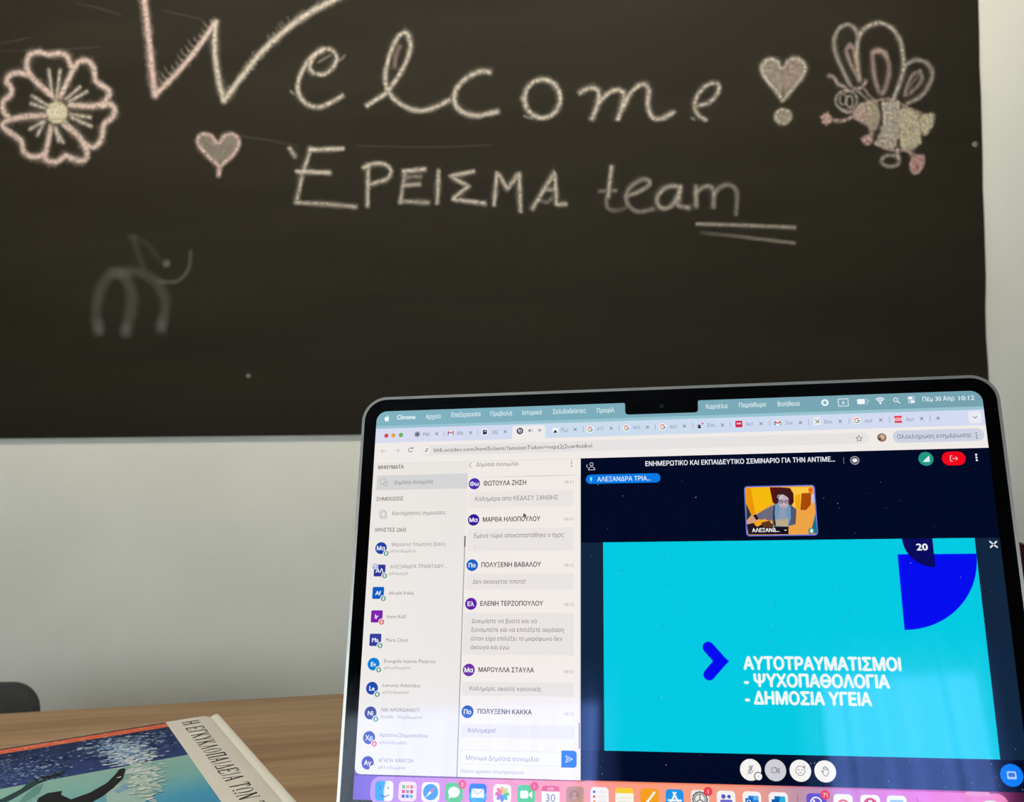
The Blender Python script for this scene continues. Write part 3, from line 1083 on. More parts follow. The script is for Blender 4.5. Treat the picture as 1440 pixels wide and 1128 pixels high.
WSH = [(150, 176, 196), (186, 204, 208), (120, 150, 186), (96, 128, 172)]
flecks(25, 1085, 32, 14, 330, [(110, 140, 180), (150, 176, 200), (84, 112, 164)], 1.3)
flecks(75, 1080, 14, 10, 60, WSH, 1.3)
flecks(168, 1053, 26, 9, 420, WSH, 2.3)
flecks(183, 1066, 15, 9, 420, WSH + [(206, 214, 206), (214, 220, 212)], 2.6)
flecks(215, 1040, 26, 10, 200, [(96, 128, 172), (140, 168, 196), (16, 30, 62)], 1.6)
flecks(60, 1064, 60, 8, 120, [(16, 30, 66), (30, 50, 100)], 2.0)
flecks(200, 1084, 12, 9, 260, [(206, 212, 200), (170, 190, 186), (190, 204, 204)], 2.2, False)
flecks(206, 1106, 11, 10, 200, [(180, 200, 190), (150, 180, 172), (198, 208, 196)], 2.6, False)
print_('printed_splash', spl, picture)
# the dolphins
dl = Flat()
dz = lambda pts: [bookpt(x / 6, 940 + y / 6) for x, y in pts]
dl.poly(dz([(270, 935), (330, 930), (470, 885), (555, 862), (540, 890), (450, 930), (330, 975), (220, 1040), (100, 1110), (0, 1150), (-200, 1250), (-200, 1190), (0, 1110), (180, 1020)]), (34, 62, 66), 3)
dl.poly(dz([(300, 925), (470, 885), (555, 862), (530, 895), (400, 945), (310, 960), (265, 950)]), (20, 28, 34), 4)
dl.poly(dz([(370, 975), (330, 1060), (230, 1120), (150, 1150), (200, 1080), (300, 1000)]), (92, 140, 130), 3)
dl.poly(dz([(310, 1128), (325, 1095), (400, 1055), (525, 1035), (515, 1070), (600, 1108), (760, 1050), (900, 970), (970, 900), (1020, 840), (1060, 850), (1040, 930), (960, 1010), (870, 1080), (780, 1130), (650, 1230), (400, 1320), (200, 1360), (220, 1240)]), (22, 26, 28), 4)
dl.poly(dz([(900, 1060), (960, 1000), (1060, 940), (1160, 930), (1240, 960), (1300, 1010), (1280, 1090), (1200, 1140), (1080, 1150), (900, 1130)]), (150, 178, 170), 3)
dl.poly(dz([(960, 1040), (1040, 980), (1130, 975), (1080, 1020), (1000, 1060)]), (120, 156, 176), 4)
print_('printed_dolphin', dl, picture)
# the title along the spine: thin condensed capitals with serifs
# strokes in a box 1 wide and 1 high: (x0, y0, x1, y1, width)
T_, t_ = .22, .10
SER = lambda x, y: (x - .13, y, x + .13, y, .05)
GL = {
    'Η': [(.2, 0, .2, 1, T_), (.8, 0, .8, 1, T_), (.2, .5, .8, .5, t_), SER(.2, 0), SER(.2, 1), SER(.8, 0), SER(.8, 1)],
    'Ε': [(.22, 0, .22, 1, T_), (.1, 1, .85, 1, t_), (.22, .52, .65, .52, t_), (.1, 0, .9, 0, t_), (.85, 1, .88, .8, t_), (.9, 0, .93, .22, t_), (.65, .42, .65, .62, t_)],
    'Γ': [(.25, 0, .25, 1, T_), (.12, 1, .85, 1, t_), (.85, 1, .88, .78, t_), SER(.25, 0)],
    'Κ': [(.2, 0, .2, 1, T_), (.2, .42, .85, 1, t_), (.38, .55, .9, 0, T_), SER(.2, 0), SER(.2, 1), SER(.83, 1), SER(.88, 0)],
    'Υ': [(.5, 0, .5, .48, T_), (.12, 1, .5, .45, T_), (.88, 1, .5, .45, t_), SER(.5, 0), SER(.14, 1), SER(.86, 1)],
    'Λ': [(.5, 1, .12, 0, t_), (.5, 1, .85, 0, T_), SER(.13, 0), SER(.85, 0)],
    'Α': [(.5, 1, .12, 0, t_), (.5, 1, .85, 0, T_), (.26, .36, .7, .36, t_), SER(.13, 0), SER(.85, 0)],
    'Ο': 'O', 'Ι': [(.5, 0, .5, 1, T_), SER(.5, 0), SER(.5, 1)],
    'Π': [(.2, 0, .2, 1, T_), (.8, 0, .8, 1, T_), (.08, 1, .92, 1, t_), SER(.2, 0), SER(.8, 0)],
    'Δ': [(.5, 1, .1, .03, t_), (.5, 1, .88, .03, T_), (.06, .03, .94, .03, t_)],
    'Τ': [(.5, 0, .5, 1, T_), (.1, 1, .9, 1, t_), (.1, 1, .08, .8, t_), (.9, 1, .92, .8, t_), SER(.5, 0)],
    'Ω': 'W', 'Ν': [(.18, 0, .18, 1, t_), (.18, 1, .82, 0, T_), (.82, 0, .82, 1, t_), SER(.2, 0), SER(.16, 1), SER(.82, 1)],
    'Ζ': [(.12, 1, .85, 1, t_), (.82, 1, .15, 0, T_), (.12, 0, .9, 0, t_), (.12, 1, .1, .8, t_), (.9, 0, .92, .2, t_)], 'Ώ': 'W'}
WID = {'Ι': .5, 'Ο': 1.05, 'Ω': 1.05, 'Ν': 1.0, 'Η': 1.0, 'Π': 1.0, ' ': .45}
tx = Flat()


def serif_line(body, y_start, pitch, x_base, x_top):
    """runs down the spine strip, capitals' tops towards the spine; x_base / x_top in book millimetres"""
    y = y_start
    INK = (62, 58, 54)
    H = x_base - x_top
    for ch in body:
        wd = WID.get(ch, .9) * pitch
        g = GL.get(ch)
        put = lambda p: (x_base - p[1] * H, y + p[0] * wd)
        if g in ('O', 'W'):
            for k in range(22):
                if g == 'W' and 14 <= k <= 18:
                    continue
                a0, a1 = 2 * math.pi * k / 22, 2 * math.pi * (k + 1) / 22
                ws = [.5 - .40 * math.cos(a) for a in (a0, a1)]
                o = [(.5 + .42 * math.cos(a), .5 + .5 * math.sin(a)) for a in (a0, a1)]
                i_ = [(.5 + (.42 - .15 * abs(math.cos(a)) - .02) * math.cos(a), .5 + .45 * math.sin(a)) for a in (a0, a1)]
                tx.poly([put(o[0]), put(o[1]), put(i_[1]), put(i_[0])], INK, 2)
            if g == 'W':
                for s_ in ((.1, .02, .4, .02, .07), (.6, .02, .9, .02, .07)):
                    tx.line([put(s_[:2]), put(s_[2:4])], s_[4] * wd * 1.2, INK, 2)
        elif g:
            for s_ in g:
                vert = abs(s_[1] - s_[3]) > abs(s_[0] - s_[2])
                tx.line([put(s_[:2]), put(s_[2:4])], s_[4] * wd * (1.0 if vert else 1.1), INK, 2)
        y += wd + pitch * .12
    return y


xb, xt = bookpt(260, 1027)[0], bookpt(281, 1014)[0]
y0 = bookpt(268, 1014)[1]
y1 = bookpt(378, 1119)[1]
body = 'Η ΕΓΚΥΚΛΟΠΑΙΔΕΙΑ ΤΩΝ ΖΩΩΝ'
nunits = sum(WID.get(ch, .9) + .12 for ch in body[:20])
pitch = (y1 - y0) / nunits
xbase = bookpt(256, 1017)[0]
xtop = bookpt(279, 1013.5)[0]
serif_line(body, y0, pitch, xbase, xtop)
print_('cover_lettering', tx, cover)

# ------------------------------------------------------------------ the laptop
hinge = S0 + SU * (W_MM / 2000) + SV * ((H_MM + 19) / 1000)
yaw = math.atan2(SU.y, SU.x)
laptop = empty('laptop', (hinge.x, hinge.y, TABLE_Z), yaw)
tag(laptop, 'open silver grey laptop with a video seminar on its bright display', 'laptop')
LM = Matrix.Translation(laptop.location) @ Matrix.Rotation(yaw, 4, 'Z')
SM = Matrix(((SU.x, -SV.x, -SN.x, S0.x), (SU.y, -SV.y, -SN.y, S0.y), (SU.z, -SV.z, -SN.z, S0.z), (0, 0, 0, 1)))
LID = LM.inverted() @ SM                        # display plane -> laptop


def lidpart(name, bm, m, parent=None, smooth=True):
    o = bm_obj(name, bm, m, parent or laptop, smooth)
    if parent is None:
        o.matrix_local = LID
    return o


BD = 8.0
bm = bmesh.new()
prism(bm, [(x / 1000, y / 1000) for x, y in rr(-BD, -(H_MM + 17), W_MM + BD, BD, 13, 12)], -.0050, .00005, .0013, 3)
lidpart('lid', bm, M_ALU)
bm = bmesh.new()
prism(bm, [(x / 1000, y / 1000) for x, y in rr(-BD + 1.5, -(H_MM + 15), W_MM + BD - 1.5, BD - 1.5, 11.5, 12)], -.0006, .00010, .0001, 1)
bezel = lidpart('bezel', bm, M_BEZEL)
bezel['label'] = 'black glass border round the display'
disp = None

ZB0 = 4                                          # layers start above the bezel glass (0.03 mm each)
TL, TR_ = (0, 0), (W_MM, 0)
WHITE = (240, 240, 240)


def Y(px, py):
    return P(px, py)[1]


def X(px, py):
    return P(px, py)[0]


def uspan(x0, x1, yc):
    """photo columns x0, x1 on the text line whose middle passes (x0, yc): u0, u1, v"""
    u0, v0 = P(x0, yc)
    u1 = P(x1, yc)[0]
    for _ in range(3):
        u1 = P(x1, pix(u1, v0)[1])[0]
    return u0, u1, v0


def T(f, body, x0, x1, yc, col, cap=None, bold=0.0, z=8, ytop=None):
    """writing between photo columns x0 and x1, its capitals centred on photo row yc (at x0); cap in photo pixels"""
    u0, u1, v0 = uspan(x0, x1, yc)
    sc = pix(u0, v0 + 1)[1] - pix(u0, v0)[1]
    f.text(body, u0, 0, u1, col, z, cap / sc if cap else None, bold, vc=v0)


# --- display ground: wallpaper
WALL = [(0, (128, 88, 186)), (14, (130, 92, 188)), (45, (168, 108, 190)), (75, (222, 130, 150)), (105, (240, 132, 112)), (150, (246, 138, 104)), (188, (236, 136, 112)), (214, (190, 120, 160)), (250, (196, 90, 170)), (280, (190, 70, 130)), (296, (90, 24, 60)), (302.4, (40, 14, 40))]
f = Flat()
f.rrect((0, 0), (W_MM, H_MM), 5.0, (60, 60, 90), ZB0 - 1, (1, 1, 1, 1))
f.grad((.0, 178), (W_MM, 193), WALL, ZB0)
disp = f.build('display', M_UI, laptop)
disp.matrix_local = LID
disp['label'] = 'lit display showing a browser with a web meeting'

# --- menu bar
VM, VT, VA, VC = 9.55, 17.35, 28.55, 181.6      # lower ends of menu bar, tab strip, address bar, browser window
f = Flat()
top = rr(0, 0, W_MM, VM, 5.6, 8, (1, 1, 0, 0))
mc = lambda u: tuple(a + (b - a) * u / W_MM for a, b in zip((128, 178, 192), (118, 162, 176)))
f.poly(top, [mc(p[0]) for p in top], ZB0 + 1)
f.rect((0, 8.0), (W_MM, VM), (152, 196, 208), ZB0 + 2)
MC = (226, 240, 244)
# apple
au, av = P(544.3, 588.8)
ap = [(0, -.75), (.35, -.95), (.8, -.9), (1.15, -.55), (.85, -.1), (.9, .4), (1.2, .65), (.95, 1.15), (.55, 1.5), (.25, 1.4), (0, 1.35), (-.3, 1.45), (-.6, 1.5), (-1.0, 1.05), (-1.25, .4), (-1.2, -.35), (-.8, -.85), (-.35, -.9)]
f.poly([(au + x * 1.05, av + y * 1.05) for x, y in ap], (240, 248, 250), ZB0 + 3)
f.poly([(au + x * 1.05, av + y * 1.05) for x, y in ((.05, -1.0), (.1, -1.45), (.45, -1.85), (.5, -1.4), (.3, -1.1))], (240, 248, 250), ZB0 + 3)
for body, x0, x1, yc, bold in (('Chrome', 558.5, 584.5, 587, .035), ('Αρχείο', 599, 620, 586, .012), ('Επεξεργασία', 635, 676, 583.5, .012), ('Προβολή', 690, 720, 582, .012), ('Ιστορικό', 734.5, 762, 580.5, .012),
                               ('Σελιδοδείκτες', 777.5, 824, 579, .012), ('Προφίλ', 839.5, 864.5, 577.5, .012), ('Καρτέλα', 993, 1023, 572, .012), ('Παράθυρο', 1039, 1077, 570, .012), ('Βοήθεια', 1093.5, 1124.5, 568.5, .012),
                               ('Πέμ 30 Απρ', 1297, 1342, 561.5, .014), ('10:12', 1348, 1370, 560, .014)):
    T(f, body, x0, x1, yc, MC, 6.4, bold, ZB0 + 3)
c0 = P(1160, 566.5)
f.disc(c0, 1.75, (236, 246, 250), ZB0 + 3)
f.disc(c0, .8, (130, 178, 192), ZB0 + 4, 1.0)
a, b = P(1178.5, 561.5), P(1193, 571)
for q in range(4):
    pts = [(a[0], a[1]), (b[0], a[1]), (b[0], b[1]), (a[0], b[1])]
    f.line([pts[q], pts[(q + 1) % 4]], .38, MC, ZB0 + 3, True)
f.text('A', (a[0] + b[0]) / 2, 0, 0, MC, ZB0 + 3, 1.8, .02, vc=(a[1] + b[1]) / 2, center=True)
a, b = P(1205, 561.5), P(1216.5, 568.5)
f.rrect(a, b, .6, (240, 248, 250), ZB0 + 3)
f.line([(b[0] + .1, a[1]), (b[0] + 1.1, a[1]), (b[0] + 1.1, b[1]), (b[0] + .1, b[1])], .25, (190, 214, 222), ZB0 + 3)
f.line([(b[0] + 1.7, (a[1] + b[1]) / 2 - .5), (b[0] + 1.7, (a[1] + b[1]) / 2 + .5)], .4, (190, 214, 222), ZB0 + 3)
wc = P(1238, 567.5)
for r in (1.1, 2.1, 3.1):
    f.ring((wc[0], wc[1]), r, .65, MC, ZB0 + 3, 8, 225, 315)
f.disc(wc, .45, MC, ZB0 + 3)
sc_ = P(1259.5, 562.5)
f.ring(sc_, 1.15, .4, MC, ZB0 + 3)
f.line([(sc_[0] + .8, sc_[1] + .8), (sc_[0] + 1.8, sc_[1] + 1.8)], .45, MC, ZB0 + 3, True)
cc = P(1281.5, 562.5)
for s_ in (-1, 1):
    f.rrect((cc[0] - 1.6, cc[1] + s_ * .95 - .75), (cc[0] + 1.6, cc[1] + s_ * .95 + .75), .7, (232, 244, 248), ZB0 + 3)
    f.disc((cc[0] - s_ * .85, cc[1] + s_ * .95), .5, (120, 166, 180), ZB0 + 4)
f.build('menu_bar', M_UI, disp)

# --- tab strip
f = Flat()
f.grad((0, VM), (W_MM, VT), [(0, (218, 220, 240)), (60, (212, 218, 240)), (100, (202, 220, 238)), (W_MM, (212, 218, 242))], ZB0 + 1)
for (x, y), colr in (((543.5, 613), (212, 76, 84)), ((553.3, 612.5), (226, 168, 74)), ((564, 612), (104, 178, 82))):
    f.disc(P(x, y), 1.18, colr, ZB0 + 3)
GR = (112, 118, 136)


def close(x, y):
    f.cross(P(x, y), .75, .33, GR, ZB0 + 4)


def fav_mail(x, y):
    u, v_ = P(x, y)
    f.rect((u - 1.5, v_ - 1.1), (u + 1.5, v_ + 1.2), (240, 240, 244), ZB0 + 3)
    f.line([(u - 1.3, v_ + 1.2), (u - 1.3, v_ - .8), (u, v_ + .3), (u + 1.3, v_ - .8), (u + 1.3, v_ + 1.2)], .6, (214, 66, 60), ZB0 + 4)
    f.line([(u - 1.3, v_ + 1.2), (u - 1.3, v_ - .3)], .6, (70, 120, 210), ZB0 + 5)
    f.line([(u + 1.3, v_ + 1.2), (u + 1.3, v_ - .3)], .6, (90, 170, 100), ZB0 + 5)


def fav_g(x, y):
    u, v_ = P(x, y)
    f.disc((u, v_), 1.9, (244, 240, 238), ZB0 + 3)
    for a0, a1, colr in ((200, 320, (226, 90, 70)), (140, 200, (240, 180, 60)), (50, 140, (90, 170, 100)), (0, 50, (80, 130, 220))):
        f.ring((u, v_), 1.35, .5, colr, ZB0 + 4, 8, a0, a1)
    f.line([(u, v_), (u + 1.2, v_)], .5, (80, 130, 220), ZB0 + 4)


u, v_ = P(587, 611)
for k in range(6):
    f.ring((u + .75 * math.cos(k * math.pi / 3), v_ + .75 * math.sin(k * math.pi / 3)), .75, .28, (60, 64, 78), ZB0 + 3, 12)
fav_mail(634, 609)
u, v_ = P(682, 608)
f.rect((u - 1.7, v_ - 1.7), (u + 1.7, v_ + 1.7), (238, 240, 246), ZB0 + 3)
f.rrect((u - 1.1, v_ - 1.2), (u + 1.1, v_ + 1.2), .3, (44, 50, 62), ZB0 + 4)
f.line([(u - .3, v_ - .4), (u + .6, v_ - .4)], .4, (230, 234, 240), ZB0 + 5)
# the active tab
a, b = P(720.5, 601), P(767, 599)
f.rrect((a[0], 10.4), (b[0], VT), 1.6, (240, 236, 234), ZB0 + 2, (1, 1, 0, 0))
u, v_ = P(731.2, 606.3)
f.disc((u, v_), 1.75, (70, 72, 92), ZB0 + 3)
f.ring((u + .2, v_), .85, .35, (226, 228, 238), ZB0 + 4, 14)
f.line([(u - .65, v_ - 1.1), (u - .65, v_ + .6)], .35, (226, 228, 238), ZB0 + 4)
u, v_ = P(746, 605.7)
f.poly([(u - 1.2, v_ - .4), (u - .6, v_ - .4), (u + .1, v_ - 1.0), (u + .1, v_ + 1.0), (u - .6, v_ + .4), (u - 1.2, v_ + .4)], (120, 120, 130), ZB0 + 3)
f.ring((u, v_), 1.2, .25, (120, 120, 130), ZB0 + 3, 8, -50, 50)
close(759, 605.3)
u, v_ = P(781, 606)
f.rect((u - 1.5, v_ - 1.6), (u + 1.5, v_ + 1.4), (240, 242, 246), ZB0 + 3)
f.poly([(u - 1.2, v_ + 1.1), (u, v_ - .5), (u + 1.2, v_ + 1.1)], (44, 50, 54), ZB0 + 4)
for x, y in ((830, 604), (881, 602), (932, 600.5), (1205, 591.5)):
    fav_g(x, y)
T(f, 'a', 980.8, 986, 598.8, (44, 40, 56), 7, .06, ZB0 + 3)
f.disc(P(988, 596), .45, (200, 60, 90), ZB0 + 3)
u, v_ = P(1039, 596.5)
f.rrect((u - 1.7, v_ - 1.7), (u + 1.7, v_ + 1.7), .3, (206, 34, 78), ZB0 + 3)
f.rect((u - 1.1, v_ - .7), (u + 1.1, v_ + .2), (244, 180, 190), ZB0 + 4)
fav_mail(1093.5, 595)
u, v_ = P(1149, 592.5)
f.rect((u - 1.6, v_ - 1.9), (u + 1.6, v_ + 1.9), (240, 242, 240), ZB0 + 3)
f.line([(u - 1, v_ - 1), (u + 1, v_ + 1.1)], .4, (110, 124, 96), ZB0 + 4)
f.line([(u + 1, v_ - 1.1), (u + .5, v_ + .2), (u - .9, v_ + 1.1)], .4, (110, 124, 96), ZB0 + 4)
u, v_ = P(1263, 590)
f.rrect((u - 1.8, v_ - 1.8), (u + 1.8, v_ + 1.8), .4, (226, 70, 92), ZB0 + 3)
f.rect((u - 1.8, v_ - .7), (u + 1.8, v_ + .7), (244, 214, 220), ZB0 + 4)
for k in range(3):
    f.rect((u - 1.4 + k, v_ - .45), (u - .8 + k, v_ + .45), (226, 100, 120), ZB0 + 5)
TG = (126, 132, 150)
for body, x0, x1, yc in (('Νέ', 595.5, 605, 610.8), ('Με', 643, 652, 609.3), ('3G', 692, 700, 608), ('Πω', 789, 798.5, 605), ('ΑΥΤ', 839.5, 849, 603.3), ('NO', 890.5, 900, 601.3), ('αυτ', 942, 952, 600),
                         ('Επι', 995, 1005.5, 598.3), ('Αυτ', 1049, 1059.5, 596.5), ('Συν', 1104.5, 1114.5, 594.8), ('Dim', 1159, 1170, 593.3), ('αυτ', 1216, 1227, 592), ('Αυτ', 1274, 1285, 590)):
    T(f, body, x0, x1, yc, TG, 5.2, .005, ZB0 + 3)
for x, y in ((614.3, 610.3), (662, 608.8), (710.5, 607.3), (809, 604), (859.5, 602.5), (910.5, 601), (962.5, 599.5), (1016, 598), (1070, 596), (1125.5, 594.5), (1181.5, 592.8), (1238.5, 591), (1296, 589)):
    close(x, y)
for x, y in ((624.5, 610), (672, 608.5), (820, 604), (870.3, 602.3), (921.5, 600.7), (974, 599), (1027, 597.3), (1082, 595.7), (1137, 594), (1194, 592.3), (1251, 590.5), (1308, 588.5)):
    u, v_ = P(x, y)
    f.line([(u, v_ - 1.4), (u, v_ + 1.4)], .3, (160, 164, 186), ZB0 + 3)
u, v_ = P(1319, 588.3)
f.line([(u - 1, v_), (u + 1, v_)], .35, GR, ZB0 + 3)
f.line([(u, v_ - 1), (u, v_ + 1)], .35, GR, ZB0 + 3)
u, v_ = P(1371, 587)
f.rrect((u - 3, v_ - 3), (u + 3, v_ + 3), 1.4, (232, 234, 242), ZB0 + 3)
f.line([(u - .9, v_ - .4), (u, v_ + .5), (u + .9, v_ - .4)], .35, (112, 116, 124), ZB0 + 4)
f.build('tab_strip', M_UI, disp)

# --- address bar
f = Flat()
f.rect((0, VT), (W_MM, VA), (240, 235, 231), ZB0 + 1)
DG = (118, 114, 112)
for x, y, s_ in ((539.5, 634.5, -1), (558.5, 634, 1)):
    u, v_ = P(x, y)
    f.line([(u - 1.2, v_), (u + 1.2, v_)], .28, (176, 172, 170), ZB0 + 3)
    f.line([(u + s_ * .4, v_ - .8), (u + s_ * 1.2, v_), (u + s_ * .4, v_ + .8)], .28, (176, 172, 170), ZB0 + 3)
u, v_ = P(577.5, 633)
f.ring((u, v_), 1.25, .35, DG, ZB0 + 3, 18, 20, 320)
f.poly([(u + .4, v_ - 1.3), (u + 1.4, v_ - 1.4), (u + 1.3, v_ - .3)], DG, ZB0 + 3)
a, b = P(593, 626.2), P(1223, 625)
vv = P(600, 633.5)[1]
f.rrect((a[0], vv - 2.75), (b[0], vv + 2.75), 2.7, (229, 227, 226), ZB0 + 2)
u, v_ = P(600, 633.3)
f.disc((u, v_), 2.1, (243, 241, 240), ZB0 + 3)
for s_ in (-1, 1):
    f.line([(u - .9, v_ + s_ * .55), (u + .9, v_ + s_ * .55)], .3, DG, ZB0 + 4)
    f.disc((u - s_ * .4, v_ + s_ * .55), .42, DG, ZB0 + 5)
T(f, 'bbb.aozdev.com/html5client/?sessionToken=vxpz2j2uw4oiikvl', 610.5, 832.5, 633, (96, 94, 92), 5.8, .004, ZB0 + 3)
u, v_ = P(1208, 617)
st = [(u + (1.6 if k % 2 == 0 else .7) * math.sin(k * math.pi / 5), v_ - (1.6 if k % 2 == 0 else .7) * math.cos(k * math.pi / 5)) for k in range(11)]
f.line(st, .28, (110, 110, 112), ZB0 + 3)
u, v_ = P(1240, 615.5)
f.disc((u, v_), 2.15, (150, 116, 98), ZB0 + 3)
f.disc((u + .2, v_ - .2), 1.1, (206, 174, 152), ZB0 + 4, 1.3)
f.disc((u - .9, v_ + .6), .7, (84, 62, 56), ZB0 + 4)
a, b = P(1254.5, 605), P(1383, 604)
vc_ = P(1262, 614.5)[1]
f.rrect((a[0], vc_ - 3.1), (b[0], vc_ + 3.1), 3.0, (206, 210, 226), ZB0 + 2)
T(f, 'Ολοκλήρωση ενημέρωσης', 1261.5, 1366, 614.5, (92, 96, 110), 6.0, .006, ZB0 + 3)
u, v_ = P(1373, 612.5)
for k in (-1, 0, 1):
    f.disc((u, v_ + k * 1.2), .32, (80, 84, 96), ZB0 + 3, n=10)
f.build('address_bar', M_UI, disp)

# --- list of participants
UL, UC = X(651.5, 860), X(816.6, 860)           # right ends of the list and of the chat
f = Flat()
f.poly([(0, VA), (UL, VA), (UL, VC), (2.6, VC), (1.2, VC - .5), (.3, VC - 1.6), (0, VC - 2.8)], [(236, 231, 226), (234, 229, 225), (238, 234, 232), (240, 236, 233), (240, 236, 233), (240, 236, 233), (240, 236, 233)], ZB0 + 1)
f.line([(0, VA + .1), (UC, VA + .1)], .25, (222, 216, 212), ZB0 + 3)
a, b = P(530.5, 669), P(651.5, 687)
f.rrect(a, (UL, b[1]), .6, (214, 213, 213), ZB0 + 2, (1, 0, 0, 1))
G1, G2 = (120, 114, 112), (150, 144, 142)
T(f, 'ΜΗΝΥΜΑΤΑ', 532, 568, 657.5, G1, 5.2, .03, ZB0 + 3)
u, v_ = P(540, 678.5)
f.ring((u - .4, v_ - .4), 1.7, .25, (170, 168, 168), ZB0 + 3)
f.ring((u + 1.0, v_ + .9), 1.3, .25, (170, 168, 168), ZB0 + 4)
T(f, 'Δημόσια συνομιλία', 554.5, 609, 678.5, G1, 5.4, .006, ZB0 + 3)
T(f, 'ΣΗΜΕΙΩΣΕΙΣ', 529.5, 567.5, 702, G1, 5.0, .02, ZB0 + 3)
u, v_ = P(538.5, 723)
for d_ in (0, .8):
    f.line([(u - 1.6 + d_, v_ - 1.9 + d_), (u + .6 + d_, v_ - 1.9 + d_), (u + 1.3 + d_, v_ - 1.1 + d_), (u + 1.3 + d_, v_ + 1.5 + d_), (u - 1.6 + d_, v_ + 1.5 + d_), (u - 1.6 + d_, v_ - 1.9 + d_)], .25, (160, 156, 154), ZB0 + 3)
T(f, 'Κοινόχρηστες σημειώσεις', 552, 627, 722, G1, 5.4, .004, ZB0 + 3)
T(f, 'ΧΡΗΣΤΕΣ (263)', 527, 571, 745.5, G1, 5.2, .02, ZB0 + 3)
GREEN, RED_ = (104, 156, 140), (226, 96, 102)
for shape, x, y, colr, ini, bx_, by2, bc, nm, n0, n1, ny, sub, s0, s1, sy in (
        ('o', 536, 771, (28, 68, 168), 'Μα', 543.3, 778.5, GREEN, 'Μαριάννα Τσομπάνη (Εσείς)', 551, 627, 765.8, 'Κλειδωμένο', 552, 585, 775),
        ('s', 534, 802.5, (52, 54, 150), 'ΑΛ', 541, 810, GREEN, 'ΑΛΕΞΑΝΔΡΑ ΤΡΙΑΝΤΑΦΥ...', 549, 628, 797, 'Κάμερα', 551, 574, 806.5),
        ('s', 532, 834, (14, 92, 198), 'Af', 539.3, 842, GREEN, 'Afroditi Kokla', 547, 582, 834, '', 0, 0, 0),
        ('s', 530, 867, (126, 34, 174), 'Ir', 537, 875, RED_, 'Irene Kalli', 544.5, 571, 867, '', 0, 0, 0),
        ('s', 528, 900, (50, 64, 160), 'Ma', 534.7, 908, GREEN, 'Maria Chioti', 543, 574, 900, '', 0, 0, 0),
        ('o', 525.5, 934, (10, 128, 216), 'Ev', 532.7, 942, GREEN, 'Evangelia Ioanna Pissarou', 540.5, 612, 929.5, 'Κλειδωμένο', 544, 577, 939),
        ('o', 523.3, 968, (26, 76, 174), 'Le', 530.7, 976.5, GREEN, 'Lemonia Aidonidou', 538.5, 591, 963.5, 'Κλειδωμένο', 542, 575, 973.3),
        ('o', 521.2, 1002.8, (70, 76, 152), 'Ni', 528.7, 1011.3, GREEN, 'NIKI AMORGIANIOTI', 536.5, 590, 998, 'Βοηθό   Κλειδωμένο', 536, 594, 1008),
        ('o', 519.2, 1037.5, (72, 82, 162), 'Χρ', 526.5, 1046, RED_, 'Χριστίνα Σπυροπούλου', 534.5, 601, 1033.5, 'Κλειδωμένο', 538, 572, 1044),
        ('o', 517.2, 1072.8, (82, 62, 152), 'Αγ', 524.5, 1081.5, None, 'ΑΓΑΠΗ ΧΑΝΤΖΗ', 532.5, 581, 1069, 'Κλειδωμένο', 536, 570, 1079)):
    cxy = P(x, y)
    if shape == 'o':
        f.disc(cxy, 3.05, colr, ZB0 + 3)
    else:
        f.rrect((cxy[0] - 3.0, cxy[1] - 3.0), (cxy[0] + 3.0, cxy[1] + 3.0), .7, colr, ZB0 + 3)
    f.text(ini, cxy[0], 0, 0, (236, 240, 250), ZB0 + 4, 2.15, .03, vc=cxy[1], center=True)
    bc_ = P(bx_, by2)
    f.disc(bc_, 1.75, (240, 236, 234), ZB0 + 5)
    if bc:
        f.disc(bc_, 1.3, bc, ZB0 + 6)
        f.disc(bc_, .55, (222, 236, 232) if bc is GREEN else (246, 214, 214), ZB0 + 7, .8)
    T(f, nm, n0, n1, ny, (138, 132, 130), 5.2, .006, ZB0 + 3)
    if sub:
        T(f, sub, s0, s1, sy, (162, 156, 154), 4.4, .002, ZB0 + 3)
        if not sub.startswith('Β'):
            q = P(s0 - 2.6, sy)
            f.line([(q[0] - .4, q[1] - .1), (q[0] - .4, q[1] + .7), (q[0] + .4, q[1] + .7), (q[0] + .4, q[1] - .1), (q[0] - .4, q[1] - .1)], .2, (162, 156, 154), ZB0 + 3)
q = P(528, 797)
f.disc(q, 1.6, (222, 228, 244), ZB0 + 6)
f.ring(q, 1.5, .3, (128, 140, 200), ZB0 + 7)
f.line([(q[0] - .7, q[1] - .3), (q[0] + .7, q[1] - .3), (q[0] + .7, q[1] + .6), (q[0] - .7, q[1] + .6), (q[0] - .7, q[1] - .3)], .25, (120, 132, 196), ZB0 + 7)
u = UL - .35
f.line([(u, Y(650, 754)), (u, VC)], .5, (168, 163, 162), ZB0 + 4)
f.line([(u, Y(650, 754)), (u, Y(650, 769))], .8, (120, 116, 114), ZB0 + 5)
f.build('participant_list', M_UI, disp)

